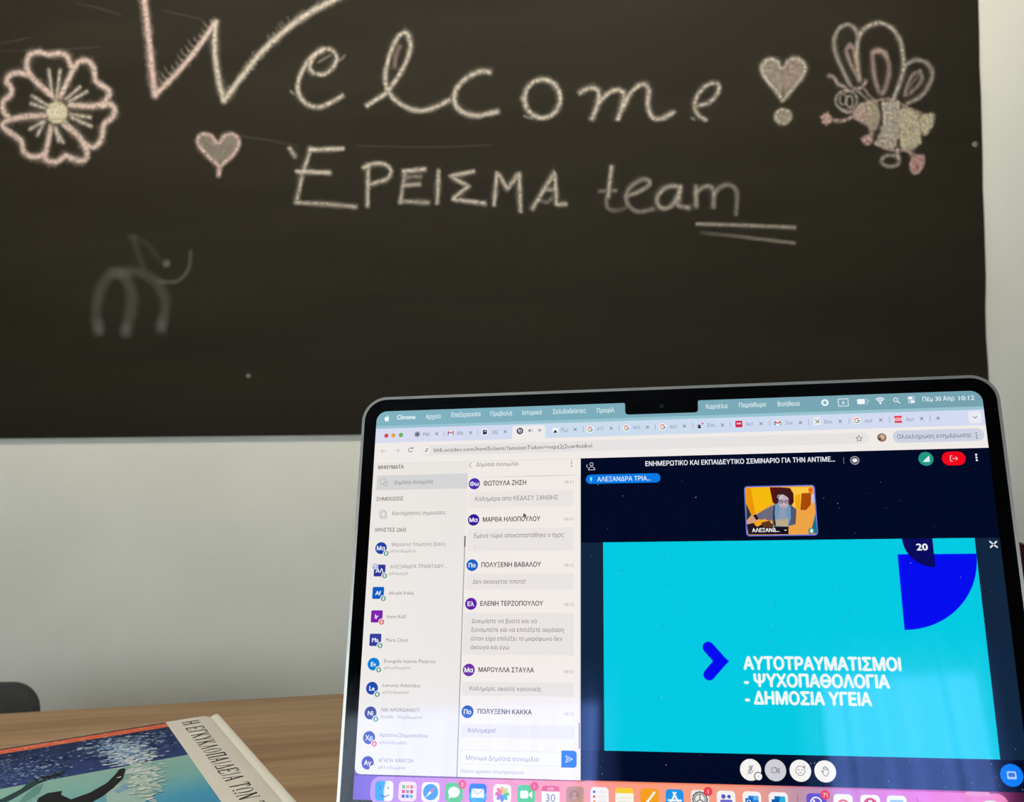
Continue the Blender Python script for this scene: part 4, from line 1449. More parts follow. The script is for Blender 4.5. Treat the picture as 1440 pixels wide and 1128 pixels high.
# --- the chat
f = Flat()
f.poly([(UL, VA), (UC, VA), (UC, VC), (UL, VC)], [(240, 234, 228), (241, 235, 229), (245, 239, 236), (245, 239, 236)], ZB0 + 1)
G3 = (112, 106, 106)
u, v_ = P(661.5, 654.5)
f.line([(u + .6, v_ - 1.2), (u - .6, v_), (u + .6, v_ + 1.2)], .28, (140, 134, 132), ZB0 + 3)
T(f, 'Δημόσια συνομιλία', 670, 729, 653.5, G3, 5.6, .008, ZB0 + 3)
u, v_ = P(803.8, 652)
for k in (-1, 0, 1):
    f.disc((u, v_ + k * 1.3), .33, (120, 116, 114), ZB0 + 3, n=10)
a = P(680, 670.5)
f.grad((a[0], a[1]), (UC - 3, a[1] + .6), [(a[0], (232, 226, 221)), (UC - 20, (218, 212, 208)), (UC - 3, (226, 220, 215))], ZB0 + 2)
NC, TC, BC = (96, 90, 92), (122, 116, 116), (234, 229, 226)
for x, y, colr, ini, nm, n1, nn, ty, bub, lines in (
        (667.2, 680.5, (78, 46, 172), 'Φω', 'ΦΩΤΟΥΛΑ ΖΗΣΗ', 680, 740, 678, (660, 692, 806, 712), [('Καλημέρα απο ΚΕΔΑΣΥ ΞΑΝΘΗΣ', 668.5, 785, 701.7)]),
        (666.1, 731.3, (58, 26, 148), 'Μα', 'ΜΑΡΘΑ ΗΛΙΟΠΟΥΛΟΥ', 679, 760, 730, (658.5, 744, 807, 774), [('Εμένα τώρα αποκαταστάθηκε ο ήχος', 667, 793, 753.5), ('.', 667.5, 668.8, 766)]),
        (664.1, 795, (26, 98, 196), 'Πο', 'ΠΟΛΥΞΕΝΗ ΒΑΒΑΛΟΥ', 677, 761, 795, (656, 807, 807, 829), [('Δεν ακουγεται τιποτα!', 665, 739, 818)]),
        (662.4, 849.3, (98, 34, 166), 'Ελ', 'ΕΛΕΝΗ ΤΕΡΖΟΠΟΥΛΟΥ', 675.5, 764, 850, (652.5, 862, 807, 922), [('Δοκιμάστε να βγείτε και να', 663.5, 755, 873.3), ('ξαναμπείτε και να επιλέξετε ακρόαση', 663, 793, 885.5), ('(όταν είχα επιλέξει το μικρόφωνο δεν', 662.5, 791, 897.8), ('άκουγα και εγώ', 662, 716, 910)]),
        (659.4, 942.3, (112, 50, 166), 'Μα', 'ΜΑΡΟΥΛΛΑ ΣΤΑΥΛΑ', 673, 751, 944.5, (650, 959, 807, 980), [('Καλημέρα, ακούτε κανονικά;', 660.5, 761, 968)]),
        (657.6, 1001, (38, 88, 180), 'Πο', 'ΠΟΛΥΞΕΝΗ ΚΑΚΚΑ', 671.5, 748, 1004, (648, 1018, 808, 1040), [('Καλημερα!', 658.5, 697, 1026.8)])):
    cxy = P(x, y)
    f.disc(cxy, 2.95, colr, ZB0 + 3)
    f.text(ini, cxy[0], 0, 0, (236, 238, 250), ZB0 + 4, 2.1, .035, vc=cxy[1], center=True)
    T(f, nm, n1, nn, y - .6, NC, 6.6, .028, ZB0 + 3)
    T(f, '10:11' if y < 740 else '10:12', 794, 806.5, ty, (158, 152, 150), 4.6, .004, ZB0 + 3)
    f.rrect(P(bub[0], bub[1]), P(bub[2], bub[3]), .6, BC, ZB0 + 2)
    for body, x0, x1, yc in lines:
        T(f, body, x0, x1, yc, TC, None if body == '.' else 6.2, .004, ZB0 + 3)
a, b = P(647.5, 1054.5), P(789, 1078)
f.rrect(a, b, .8, (226, 220, 218), ZB0 + 2)
f.rrect((a[0] + .25, a[1] + .25), (b[0] - .1, b[1] - .25), .7, (246, 242, 240), ZB0 + 3)
T(f, 'Μήνυμα Δημόσια συνομιλία', 655.5, 758, 1065.5, (138, 134, 134), 6.6, .004, ZB0 + 4)
a, b = P(789.5, 1055.5), P(811, 1080)
f.rrect(a, b, 1.5, (10, 112, 226), ZB0 + 4, (0, 1, 1, 0))
u, v_ = (a[0] + b[0]) / 2, (a[1] + b[1]) / 2
f.line([(u - 1.5, v_ - 1.5), (u + 1.7, v_), (u - 1.5, v_ + 1.5), (u - .9, v_), (u - 1.5, v_ - 1.5)], .3, (214, 230, 248), ZB0 + 5)
f.line([(u - .9, v_), (u + .4, v_)], .3, (214, 230, 248), ZB0 + 5)
T(f, 'Πολλοί χρήστες πληκτρολογούν', 648, 736.5, 1084.3, (142, 136, 134), 4.6, .008, ZB0 + 3)
f.line([(UC - .6, Y(815, 1017)), (UC - .6, Y(815, 1053))], .6, (150, 146, 156), ZB0 + 3)
f.line([(UC - .4, Y(813, 668)), (UC - .4, Y(813, 1017))], .5, (226, 222, 222), ZB0 + 3)
u, v_ = P(736.2, 721.5)                          # the mouse pointer
f.poly([(u, v_), (u + .05, v_ + 2.3), (u + .65, v_ + 1.8), (u + 1.1, v_ + 2.7), (u + 1.5, v_ + 2.5), (u + 1.1, v_ + 1.65), (u + 1.8, v_ + 1.6)], (60, 54, 64), ZB0 + 6)
f.build('chat_panel', M_UI, disp)

# --- the meeting
f = Flat()
NAVY = (1, 9, 36)
f.rect((UC, VA), (W_MM, VC), NAVY, ZB0 + 1)
f.rect((UC, Y(1100, 760)), (W_MM, Y(1380, 1068)), (17, 38, 62), ZB0 + 2)
u, v_ = P(832, 655.5)
PC = (196, 190, 210)
f.ring((u, v_ - .9), .95, .32, PC, ZB0 + 3)
f.ring((u, v_ + 2.0), 1.75, .32, PC, ZB0 + 3, 14, 180, 360)
f.line([(u - 1.7, v_ + 2.0), (u + 1.7, v_ + 2.0)], .32, PC, ZB0 + 3)
f.line([(u - 2.0, v_ - .9), (u - 2.6, v_), (u - 2.0, v_ + .9)], .3, PC, ZB0 + 3)
T(f, 'ΕΝΗΜΕΡΩΤΙΚΟ ΚΑΙ ΕΚΠΑΙΔΕΥΤΙΚΟ ΣΕΜΙΝΑΡΙΟ ΓΙΑ ΤΗΝ ΑΝΤΙΜΕ...', 907.5, 1174, 652.3, (232, 234, 244), 6.6, .022, ZB0 + 3)
u, v_ = P(1186.5, 648)
f.line([(u, v_ - 1.6), (u, v_ + 1.6)], .25, (120, 126, 146), ZB0 + 3)
q = P(1202, 647.7)
f.disc(q, 2.15, (150, 152, 160), ZB0 + 3)
f.disc(q, 1.7, (70, 74, 90), ZB0 + 4)
f.disc(q, 1.15, (240, 240, 244), ZB0 + 5, .95)
q = P(1302, 645.5)
f.disc(q, 3.4, (34, 152, 132), ZB0 + 3)
f.poly([(q[0] - 1.7, q[1] + 1.5), (q[0] + 1.6, q[1] - 1.6), (q[0] + 1.6, q[1] + 1.5)], (222, 244, 238), ZB0 + 4)
q = P(1341, 645)
f.rrect((q[0] - 5.3, q[1] - 3.35), (q[0] + 5.3, q[1] + 3.35), 3.3, (240, 6, 28), ZB0 + 3)
f.line([(q[0] - .5, q[1] - 1.3), (q[0] - 1.5, q[1] - 1.3), (q[0] - 1.5, q[1] + 1.3), (q[0] - .5, q[1] + 1.3)], .32, (252, 190, 196), ZB0 + 4)
f.line([(q[0] - .6, q[1]), (q[0] + 1.7, q[1])], .32, (252, 190, 196), ZB0 + 4)
f.line([(q[0] + .9, q[1] - .8), (q[0] + 1.7, q[1]), (q[0] + .9, q[1] + .8)], .32, (252, 190, 196), ZB0 + 4)
u, v_ = P(1373, 643.5)
for k in (-1, 0, 1):
    f.disc((u, v_ + k * 1.35), .5, (230, 232, 240), ZB0 + 3, n=12)
a, b = P(824, 668), P(929, 681.5)
f.rrect(a, (b[0], a[1] + 4.7), 2.3, (6, 122, 232), ZB0 + 3)
vc_ = a[1] + 2.35
T(f, 'ΑΛΕΞΑΝΔΡΑ ΤΡΙΑ...', 840, 915, pix(a[0] + 4, vc_)[1], (226, 240, 252), 6.4, .012, ZB0 + 4)
f.disc((a[0] + 2.6, vc_ - .2), .55, (150, 226, 240), ZB0 + 4, .95)
f.line([(a[0] + 2.6, vc_ + .6), (a[0] + 2.6, vc_ + 1.4)], .3, (150, 226, 240), ZB0 + 4)
# buttons under the slide
IC = (120, 120, 126)
for k, (x, y) in enumerate(((1055.5, 1082.7), (1090.4, 1083.3), (1125.4, 1084), (1160.4, 1085))):
    q = P(x, y)
    f.disc(q, 4.65, (206, 206, 212) if k == 1 else (246, 244, 240), ZB0 + 3, n=40)
    if k == 0:
        f.rrect((q[0] - .7, q[1] - 1.9), (q[0] + .7, q[1] + .5), .6, (176, 176, 178), ZB0 + 4)
        f.ring((q[0], q[1]), 1.35, .25, IC, ZB0 + 4, 12, 0, 180)
        f.line([(q[0], q[1] + 1.3), (q[0], q[1] + 2.0)], .25, IC, ZB0 + 4)
        f.line([(q[0] - 1.3, q[1] + 2.0), (q[0] + 1.2, q[1] - 2.0)], .3, IC, ZB0 + 5)
        e = P(1066.6, 1092)
        f.disc(e, 1.95, (12, 18, 36), ZB0 + 6)
        f.disc(e, 1.6, (244, 242, 240), ZB0 + 7)
        f.line([(e[0] - .5, e[1] + .2), (e[0], e[1] - .3), (e[0] + .5, e[1] + .2)], .2, (180, 180, 182), ZB0 + 8)
    elif k == 1:
        f.line([(q[0] - 1.6, q[1] - 1.0), (q[0] + .5, q[1] - 1.0), (q[0] + .5, q[1] + 1.0), (q[0] - 1.6, q[1] + 1.0), (q[0] - 1.6, q[1] - 1.0)], .28, IC, ZB0 + 4)
        f.line([(q[0] + .5, q[1]), (q[0] + 1.7, q[1] - .9), (q[0] + 1.7, q[1] + .9), (q[0] + .5, q[1])], .28, IC, ZB0 + 4)
        f.line([(q[0] - .2, q[1] - 1.5), (q[0] + 1.7, q[1] + 1.3)], .28, IC, ZB0 + 5)
    elif k == 2:
        f.ring(q, 2.1, .28, IC, ZB0 + 4)
        for s_ in (-1, 1):
            f.disc((q[0] + s_ * .7, q[1] - .4), .28, IC, ZB0 + 4, n=10)
        f.line([(q[0] - .7, q[1] + .8), (q[0] + .7, q[1] + .8)], .25, IC, ZB0 + 4)
        f.line([(q[0] + 1.3, q[1] - 1.7), (q[0] + 2.4, q[1] - 1.7)], .28, IC, ZB0 + 5)
        f.line([(q[0] + 1.85, q[1] - 2.25), (q[0] + 1.85, q[1] - 1.15)], .28, IC, ZB0 + 5)
    else:
        f.line([(q[0] - 1.6, q[1] - .3), (q[0] - .9, q[1] + .4), (q[0] - .9, q[1] - 1.4), (q[0] - .3, q[1] - 1.9), (q[0] + .3, q[1] - 1.9), (q[0] + .9, q[1] - 1.4), (q[0] + 1.3, q[1] - .8), (q[0] + 1.3, q[1] + .9), (q[0] + .5, q[1] + 1.9), (q[0] - .5, q[1] + 1.8), (q[0] - 1.6, q[1] - .3)], .28, IC, ZB0 + 4)
        for x_ in (-.3, .3, .85):
            f.line([(q[0] + x_, q[1] - 1.7), (q[0] + x_, q[1] - .4)], .22, IC, ZB0 + 5)
q = P(1422.5, 1090.4)
f.disc(q, 4.65, (6, 124, 250), ZB0 + 3, n=40)
f.rrect((q[0] - 1.9, q[1] - 1.6), (q[0] + 1.9, q[1] + 1.6), .5, (168, 208, 252), ZB0 + 4)
f.rrect((q[0] - 1.3, q[1] - 1.0), (q[0] + 1.3, q[1] + .7), .4, (60, 120, 214), ZB0 + 5)
q = P(1397, 765.8)
for sx, sy in ((-1, -1), (1, -1), (1, 1), (-1, 1)):
    f.line([(q[0] + sx * .5, q[1] + sy * .5), (q[0] + sx * 1.4, q[1] + sy * 1.3)], .75, (216, 222, 232), ZB0 + 3, True)
f.build('meeting_window', M_UI, disp)

# --- the shared slide
f = Flat()
sa, sb = P(848.2, 761.8), P(1388, 1061)
SL0, SL1 = (X(849, 905), Y(1110, 759.8)), (X(1387.5, 905), Y(1100, 1061.3))
f.rect(SL0, SL1, (2, 202, 226), ZB0 + 3)
BLUE = (4, 12, 240)
q = P(1262, 779.8)
rq = SL1[0] - q[0]
f.poly([q] + [(q[0] + rq * math.cos(t), q[1] + rq * math.sin(t)) for t in [i * math.pi / 2 / 30 for i in range(31)]], BLUE, ZB0 + 4)
q = P(1311.3, 760)
q = (q[0], SL0[1])
r_ = P(1311.3, 760)[0] - P(1268.5, 760)[0]
r2 = Y(1312, 798) - q[1]
f.poly([q] + [(q[0] - r_ * math.cos(t), q[1] + r2 * math.sin(t)) for t in [i * math.pi / 2 / 20 for i in range(21)]], (8, 10, 92), ZB0 + 5)
T(f, '20', 1288.3, 1304.5, 769.3, (238, 242, 250), 9.6, .03, ZB0 + 6)
a, m_, b, tip = P(996, 910.5), P(1013.5, 930.2), P(997.3, 949), P(1025.3, 930.2)
wd = 5.3
f.line([a, m_, b], wd, BLUE, ZB0 + 4, True)
f.poly([(m_[0] - 1.2, m_[1] - 3.6), (m_[0] + 1.2, m_[1] - 2.5), tip, (m_[0] + 1.2, m_[1] + 2.5), (m_[0] - 1.2, m_[1] + 3.6)], BLUE, ZB0 + 4)
for body, x0, x1, yc in (('ΑΥΤΟΤΡΑΥΜΑΤΙΣΜΟΙ', 1045, 1267, 932.5), ('- ΨΥΧΟΠΑΘΟΛΟΓΙΑ', 1046, 1251, 956.5), ('- ΔΗΜΟΣΙΑ ΥΓΕΙΑ', 1047.5, 1226, 981)):
    T(f, body, x0, x1, yc, (236, 248, 250), 17.6, .05, ZB0 + 5)
f.build('slide', M_UI, disp)

# --- the speaker's camera picture
f = Flat()
wz = lambda pts: [P(1020 + x / 9, 670 + y / 9) for x, y in pts]
a, b = P(1046, 684), P(1150.6, 753.3)
f.rrect(a, b, 1.6, (92, 112, 216), ZB0 + 3)
ia, ib = (a[0] + .55, a[1] + .55), (b[0] - .55, b[1] - .55)
f.rrect(ia, ib, 1.2, (238, 164, 70), ZB0 + 4)
for pts, colr, z in (
        ([(262, 150), (560, 140), (600, 330), (480, 420), (330, 490), (262, 330)], (246, 186, 14), 5),
        ([(262, 150), (320, 146), (380, 470), (330, 490), (262, 330)], (238, 150, 8), 6),
        ([(262, 340), (330, 490), (270, 560)], (40, 60, 60), 6),
        ([(810, 140), (1060, 140), (1080, 210), (960, 220), (950, 420), (880, 430), (840, 330)], (252, 198, 66), 5),
        ([(880, 240), (950, 230), (950, 420), (890, 420)], (240, 170, 20), 6),
        ([(560, 140), (700, 140), (820, 150), (862, 220), (866, 330), (820, 390), (640, 360), (598, 330)], (86, 18, 12), 6),
        ([(965, 215), (1085, 210), (1080, 360), (1020, 430), (950, 425)], (166, 74, 8), 6),
        ([(1050, 150), (1105, 150), (1100, 205), (1055, 205)], (240, 92, 40), 6),
        ([(1085, 235), (1120, 225), (1130, 330), (1090, 345)], (196, 196, 214), 6),
        ([(1138, 470), (1160, 720), (1050, 735), (1100, 640)], (14, 112, 132), 6),
        ([(640, 350), (830, 365), (900, 420), (885, 610), (800, 630), (800, 735), (610, 735), (610, 640), (590, 560), (410, 545), (380, 495), (480, 430)], (106, 106, 124), 7),
        ([(615, 640), (800, 640), (800, 735), (600, 735)], (18, 14, 26), 8),
        ([(830, 370), (900, 420), (888, 610), (815, 615)], (84, 86, 112), 8),
        ([(622, 370), (660, 340), (800, 350), (826, 400), (830, 540), (790, 640), (640, 630), (615, 480)], (112, 152, 190), 8),
        ([(690, 420), (760, 420), (780, 560), (660, 560)], (142, 156, 176), 9),
        ([(630, 545), (800, 535), (790, 635), (645, 628)], (188, 170, 134), 9),
        ([(612, 380), (630, 370), (622, 480), (640, 625), (615, 620), (600, 500)], (40, 44, 58), 9),
        ([(270, 580), (340, 510), (392, 520), (385, 560), (290, 605)], (204, 156, 140), 8),
        ([(350, 495), (385, 480), (420, 535), (395, 560)], (22, 18, 24), 9),
        ([(270, 610), (360, 590), (600, 600), (610, 738), (290, 738)], (34, 24, 34), 7),
        ([(360, 600), (520, 530), (460, 610), (400, 640)], (240, 168, 30), 8),
        ([(450, 590), (560, 560), (600, 640), (480, 645)], (96, 54, 24), 9),
        ([(640, 345), (628, 230), (680, 165), (760, 150), (825, 205), (852, 330), (815, 350), (795, 270), (720, 225), (685, 265), (668, 330)], (58, 26, 26), 10)):
    f.poly(wz(pts), colr, ZB0 + z)
f.poly(wz([(736 + 66 * math.cos(t), 320 + 92 * math.sin(t)) for t in [i * math.pi / 10 for i in range(20)]]), (192, 172, 186), ZB0 + 9)
f.poly(wz([(690 + 40 * math.cos(t), 260 + 30 * math.sin(t)) for t in [i * math.pi / 6 for i in range(12)]]), (206, 196, 206), ZB0 + 10)
for q_ in ((705, 325), (775, 325)):
    f.ring(wz([q_])[0], .95, .3, (60, 60, 110), ZB0 + 11, 14)
f.line(wz([(655, 318), (810, 318)]), .3, (60, 60, 110), ZB0 + 11)
f.line(wz([(705, 392), (755, 392)]), .3, (176, 100, 120), ZB0 + 11)
f.disc(wz([(738, 355)])[0], .35, (214, 178, 180), ZB0 + 11, .5)
T(f, 'ΑΛΕΞΑΝΔ...', 1057.5, 1096, 746, (244, 244, 246), 5.2, .03, ZB0 + 12)
q = wz([(760, 682)])[0]
f.line([(q[0] - .5, q[1] - .2), (q[0], q[1] + .3), (q[0] + .5, q[1] - .2)], .3, (236, 236, 240), ZB0 + 12)
q = wz([(1090, 692)])[0]
f.disc(q, 1.5, (60, 140, 130), ZB0 + 11)
f.disc(q, .7, (232, 244, 242), ZB0 + 12, 1.0)
f.build('webcam_tile', M_UI, disp)

# --- the dock
f = Flat()
d0, d1 = X(521, 1110), X(1418, 1128)
DK = [(d0, (186, 150, 224)), (38, (206, 140, 214)), (70, (238, 150, 176)), (100, (250, 150, 140)), (150, (252, 160, 128)), (185, (240, 158, 140)), (206, (190, 150, 170)), (228, (206, 130, 200)), (260, (232, 120, 200)), (d1, (240, 130, 170))]
DV = 182.35


def dkc(u):
    for (u0, c0), (u1, c1) in zip(DK, DK[1:]):
        if u <= u1:
            return tuple(x + (y - x) * max(0, min(1, (u - u0) / (u1 - u0))) for x, y in zip(c0, c1))
    return DK[-1][1]


ends = [4.5 * (k / 12) ** 1.6 for k in range(13)]
stops_ = [d0 + e for e in ends] + [d0 + 4.5 + (d1 - d0 - 9) * k / 60 for k in range(1, 60)] + [d1 - e for e in ends[::-1]]
for ua, ub in zip(stops_, stops_[1:]):
    h = lambda u: max(0, 4.5 - math.sqrt(max(0, 4.5 ** 2 - max(0, 4.5 - min(u - d0, d1 - u)) ** 2)))
    f.poly([(ua, DV + h(ua)), (ub, DV + h(ub)), (ub, 194.8 - h(ub)), (ua, 194.8 - h(ua))], [dkc(ua), dkc(ub), dkc(ub), dkc(ua)], ZB0 + 2)
f.grad((0, VC), (UC + 2, VC + .5), [(0, (70, 52, 84)), (30, (100, 80, 100)), (UC + 2, (178, 90, 84))], ZB0 + 2)
for x, y in ((1121, 1112), (1289.5, 1118)):
    u = X(x, y)
    f.line([(u, 185), (u, 193)], .3, (160, 110, 130), ZB0 + 3)
for x0, x1 in ((1300, 1317), (1320, 1336), (1337, 1352)):
    a, b = X(x0, 1127), X(x1, 1127)
    f.rect((a, 188.6), (b, 193.5), (240, 226, 232), ZB0 + 3)
a = X(1357, 1113)
f.rrect((a, DV - .5), (a + 10, DV + 1.2), .4, (234, 150, 184), ZB0 + 3)
f.build('dock', M_UI, disp)
IV = 184.3                                       # icons' upper edge
IS = 8.0


def icon(x0, x1, ground, draw, badge=None, top=IV):
    g = Flat()
    y_ = 1104
    u0, u1 = X(x0, pix(X(x0, 1108), 187)[1]), X(x1, pix(X(x1, 1108), 187)[1])
    s = u1 - u0
    if ground:
        g.rrect((u0, top), (u1, top + s), s * .22, ground, ZB0 + 4)
    draw(g, u0, top, s)
    if badge:
        c_ = (u1 - .3, top + .5)
        g.disc(c_, 1.95, (238, 66, 84), ZB0 + 8)
        g.text(badge, c_[0], 0, 0, (252, 214, 220), ZB0 + 9, 1.7, .02, vc=c_[1], center=True)
    g.build('app_icon', M_UI, disp)


def finder(g, u, v, s):
    g.rrect((u, v), (u + s * .55, v + s), s * .22, (52, 160, 240), ZB0 + 5, (1, 0, 0, 1))
    g.poly([(u + s * .52, v), (u + s * .8, v), (u + s * .46, v + s * .6), (u + s * .6, v + s * .62), (u + s * .62, v + s), (u + s * .5, v + s)], (244, 240, 246), ZB0 + 5)
    g.poly([(u + s * .40, v + s * .05), (u + s * .56, v + s * .0), (u + s * .46, v + s * .58), (u + s * .36, v + s * .58)], (52, 170, 244), ZB0 + 6)
    for x, cc in ((.27, (30, 90, 170)), (.72, (90, 100, 130))):
        g.line([(u + s * x, v + s * .28), (u + s * x, v + s * .42)], s * .05, cc, ZB0 + 7)
    g.line([(u + s * .25, v + s * .7), (u + s * .42, v + s * .78), (u + s * .6, v + s * .78), (u + s * .78, v + s * .68)], s * .045, (70, 90, 130), ZB0 + 7)


def launchpad(g, u, v, s):
    cols = [(106, 190, 90), (240, 170, 70), (240, 110, 80), (222, 60, 70), (150, 150, 160), (206, 60, 80), (90, 80, 190), (60, 130, 220), (90, 190, 170)]
    for k in range(9):
        x, y = u + s * (.27 + .23 * (k % 3)), v + s * (.27 + .24 * (k // 3))
        g.rrect((x - s * .085, y - s * .085), (x + s * .085, y + s * .085), s * .03, cols[k], ZB0 + 5)


def safari(g, u, v, s):
    c_ = (u + s / 2, v + s / 2)
    g.disc(c_, s * .42, (66, 148, 230), ZB0 + 5)
    g.poly([(c_[0] + s * .28, c_[1] - s * .28), (c_[0] + s * .05, c_[1] + s * .05), (c_[0] - s * .05, c_[1] - s * .05)], (226, 110, 100), ZB0 + 6)
    g.poly([(c_[0] - s * .28, c_[1] + s * .28), (c_[0] + s * .05, c_[1] + s * .05), (c_[0] - s * .05, c_[1] - s * .05)], (240, 240, 244), ZB0 + 6)


def bubble(g, u, v, s):
    g.disc((u + s * .5, v + s * .48), s * .33, (244, 246, 242), ZB0 + 5, s * .28)
    g.poly([(u + s * .25, v + s * .6), (u + s * .2, v + s * .82), (u + s * .45, v + s * .72)], (244, 246, 242), ZB0 + 5)


def mail(g, u, v, s):
    g.poly([(u, v + s * .5), (u + s, v + s * .5), (u + s, v + s * .78), (u + s * .78, v + s), (u + s * .22, v + s), (u, v + s * .78)], (60, 170, 230), ZB0 + 5)
    a_, b_ = (u + s * .14, v + s * .27), (u + s * .86, v + s * .74)
    g.rrect(a_, b_, s * .05, (240, 242, 246), ZB0 + 6)
    g.line([(a_[0], a_[1] + .1), (u + s * .5, v + s * .56), (b_[0], a_[1] + .1)], s * .04, (160, 180, 206), ZB0 + 7)


def photos(g, u, v, s):
    cols = [(246, 180, 60), (200, 210, 70), (120, 190, 90), (80, 180, 180), (90, 130, 210), (170, 110, 190), (226, 90, 140), (240, 110, 80)]
    for k in range(8):
        t = -math.pi / 2 + k * math.pi / 4
        c_ = Vector((u + s * .5 + s * .22 * math.cos(t), v + s * .5 + s * .22 * math.sin(t)))
        e_ = Vector((math.cos(t), math.sin(t)))
        f_ = Vector((-e_.y, e_.x))
        g.poly([tuple(c_ + e_ * s * .19 * math.cos(q) + f_ * s * .11 * math.sin(q)) for q in [i * math.pi / 7 for i in range(14)]], cols[k], ZB0 + 5 + k % 2)


def facetime(g, u, v, s):
    g.rrect((u + s * .17, v + s * .3), (u + s * .62, v + s * .7), s * .09, (244, 248, 244), ZB0 + 5)
    g.poly([(u + s * .66, v + s * .46), (u + s * .84, v + s * .32), (u + s * .84, v + s * .68), (u + s * .66, v + s * .54)], (244, 248, 244), ZB0 + 5)


def calendar(g, u, v, s):
    g.rrect((u, v), (u + s, v + s * .3), s * .2, (232, 84, 96), ZB0 + 5, (1, 1, 0, 0))
    g.text('ΑΠΡ', u + s / 2, 0, 0, (250, 214, 218), ZB0 + 6, s * .13, .02, vc=v + s * .17, center=True)
    g.text('30', u + s / 2, 0, 0, (120, 120, 126), ZB0 + 6, s * .42, -.01, vc=v + s * .62, center=True)


def contacts(g, u, v, s):
    g.disc((u + s * .45, v + s * .48), s * .27, (160, 110, 44), ZB0 + 5)
    g.disc((u + s * .45, v + s * .40), s * .1, (196, 148, 76), ZB0 + 6)
    g.disc((u + s * .45, v + s * .62), s * .17, (196, 148, 76), ZB0 + 6, s * .11)
    for k, cc in enumerate(((120, 160, 200), (140, 180, 120), (220, 170, 70))):
        g.rect((u + s * .92, v + s * (.18 + .22 * k)), (u + s, v + s * (.34 + .22 * k)), cc, ZB0 + 5)


def reminders(g, u, v, s):
    for k, cc in enumerate(((70, 110, 200), (226, 80, 76), (236, 160, 60))):
        g.disc((u + s * .2, v + s * (.25 + .25 * k)), s * .075, cc, ZB0 + 5)
        g.line([(u + s * .36, v + s * (.25 + .25 * k)), (u + s * .88, v + s * (.25 + .25 * k))], s * .02, (206, 204, 204), ZB0 + 5)


def notes(g, u, v, s):
    g.rrect((u, v), (u + s, v + s * .28), s * .2, (250, 206, 50), ZB0 + 5, (1, 1, 0, 0))
    for k in range(2):
        g.line([(u + s * .14, v + s * (.52 + .2 * k)), (u + s * .86, v + s * (.52 + .2 * k))], s * .02, (206, 202, 190), ZB0 + 5)


def pages(g, u, v, s):
    g.line([(u + s * .3, v + s * .78), (u + s * .76, v + s * .2)], s * .12, (250, 244, 230), ZB0 + 5, True)
    g.line([(u + s * .2, v + s * .84), (u + s * .8, v + s * .84)], s * .04, (250, 230, 190), ZB0 + 5)


def store(g, u, v, s):
    g.line([(u + s * .56, v + s * .18), (u + s * .26, v + s * .74)], s * .1, (240, 246, 252), ZB0 + 5, True)
    g.line([(u + s * .44, v + s * .18), (u + s * .74, v + s * .74)], s * .1, (240, 246, 252), ZB0 + 6, True)
    g.line([(u + s * .16, v + s * .58), (u + s * .84, v + s * .58)], s * .1, (240, 246, 252), ZB0 + 7, True)


def settings(g, u, v, s):
    c_ = (u + s / 2, v + s / 2)
    g.ring(c_, s * .42, s * .06, (60, 60, 62), ZB0 + 5)
    g.ring(c_, s * .32, s * .05, (96, 96, 98), ZB0 + 5)
    for k in range(12):
        t = k * math.pi / 6
        g.line([(c_[0] + s * .36 * math.cos(t), c_[1] + s * .36 * math.sin(t)), (c_[0] + s * .44 * math.cos(t), c_[1] + s * .44 * math.sin(t))], s * .05, (60, 60, 62), ZB0 + 6)
    for k in range(3):
        t = k * 2 * math.pi / 3 + .5
        g.line([c_, (c_[0] + s * .3 * math.cos(t), c_[1] + s * .3 * math.sin(t))], s * .05, (80, 80, 82), ZB0 + 6)


def teams(g, u, v, s):
    for x, r in ((.36, .12), (.66, .1)):
        g.disc((u + s * x, v + s * .3), s * r, (92, 88, 190), ZB0 + 5)
        g.rrect((u + s * (x - .18), v + s * .46), (u + s * (x + .18), v + s * .8), s * .08, (112, 106, 206), ZB0 + 5 + (x > .5))


def outlook(g, u, v, s):
    g.rrect((u + s * .3, v + s * .22), (u + s * .86, v + s * .78), s * .05, (40, 130, 220), ZB0 + 5)
    g.rect((u + s * .58, v + s * .22), (u + s * .86, v + s * .44), (90, 180, 240), ZB0 + 6)
    g.rrect((u + s * .14, v + s * .36), (u + s * .52, v + s * .74), s * .04, (16, 96, 190), ZB0 + 7)
    g.ring((u + s * .33, v + s * .55), s * .12, s * .04, (230, 240, 250), ZB0 + 8)


def outlook2(g, u, v, s):
    g.rrect((u + s * .3, v + s * .2), (u + s * .86, v + s * .8), s * .05, (50, 176, 222), ZB0 + 5)
    g.rect((u + s * .3, v + s * .2), (u + s * .58, v + s * .46), (20, 110, 190), ZB0 + 6)
    g.rrect((u + s * .14, v + s * .36), (u + s * .52, v + s * .74), s * .04, (14, 90, 170), ZB0 + 7)


def viber(g, u, v, s):
    g.ring((u + s * .48, v + s * .46), s * .3, s * .07, (240, 238, 248), ZB0 + 5)
    g.line([(u + s * .36, v + s * .34), (u + s * .46, v + s * .56), (u + s * .62, v + s * .6)], s * .09, (240, 238, 248), ZB0 + 6, True)


def dome(cc):
    def d(g, u, v, s):
        g.disc((u + s * .5, v + s * .58), s * .32, cc, ZB0 + 5)
        g.disc((u + s * .5, v + s * .58), s * .14, (246, 236, 234), ZB0 + 6, s * .22)
    return d


def opera_like(g, u, v, s):
    g.disc((u + s * .5, v + s * .5), s * .36, (214, 40, 60), ZB0 + 5)
    g.disc((u + s * .5, v + s * .5), s * .15, (246, 230, 232), ZB0 + 6, s * .24)


def preview(g, u, v, s):
    g.rrect((u + s * .16, v + s * .22), (u + s * .84, v + s * .84), s * .06, (150, 190, 226), ZB0 + 5)


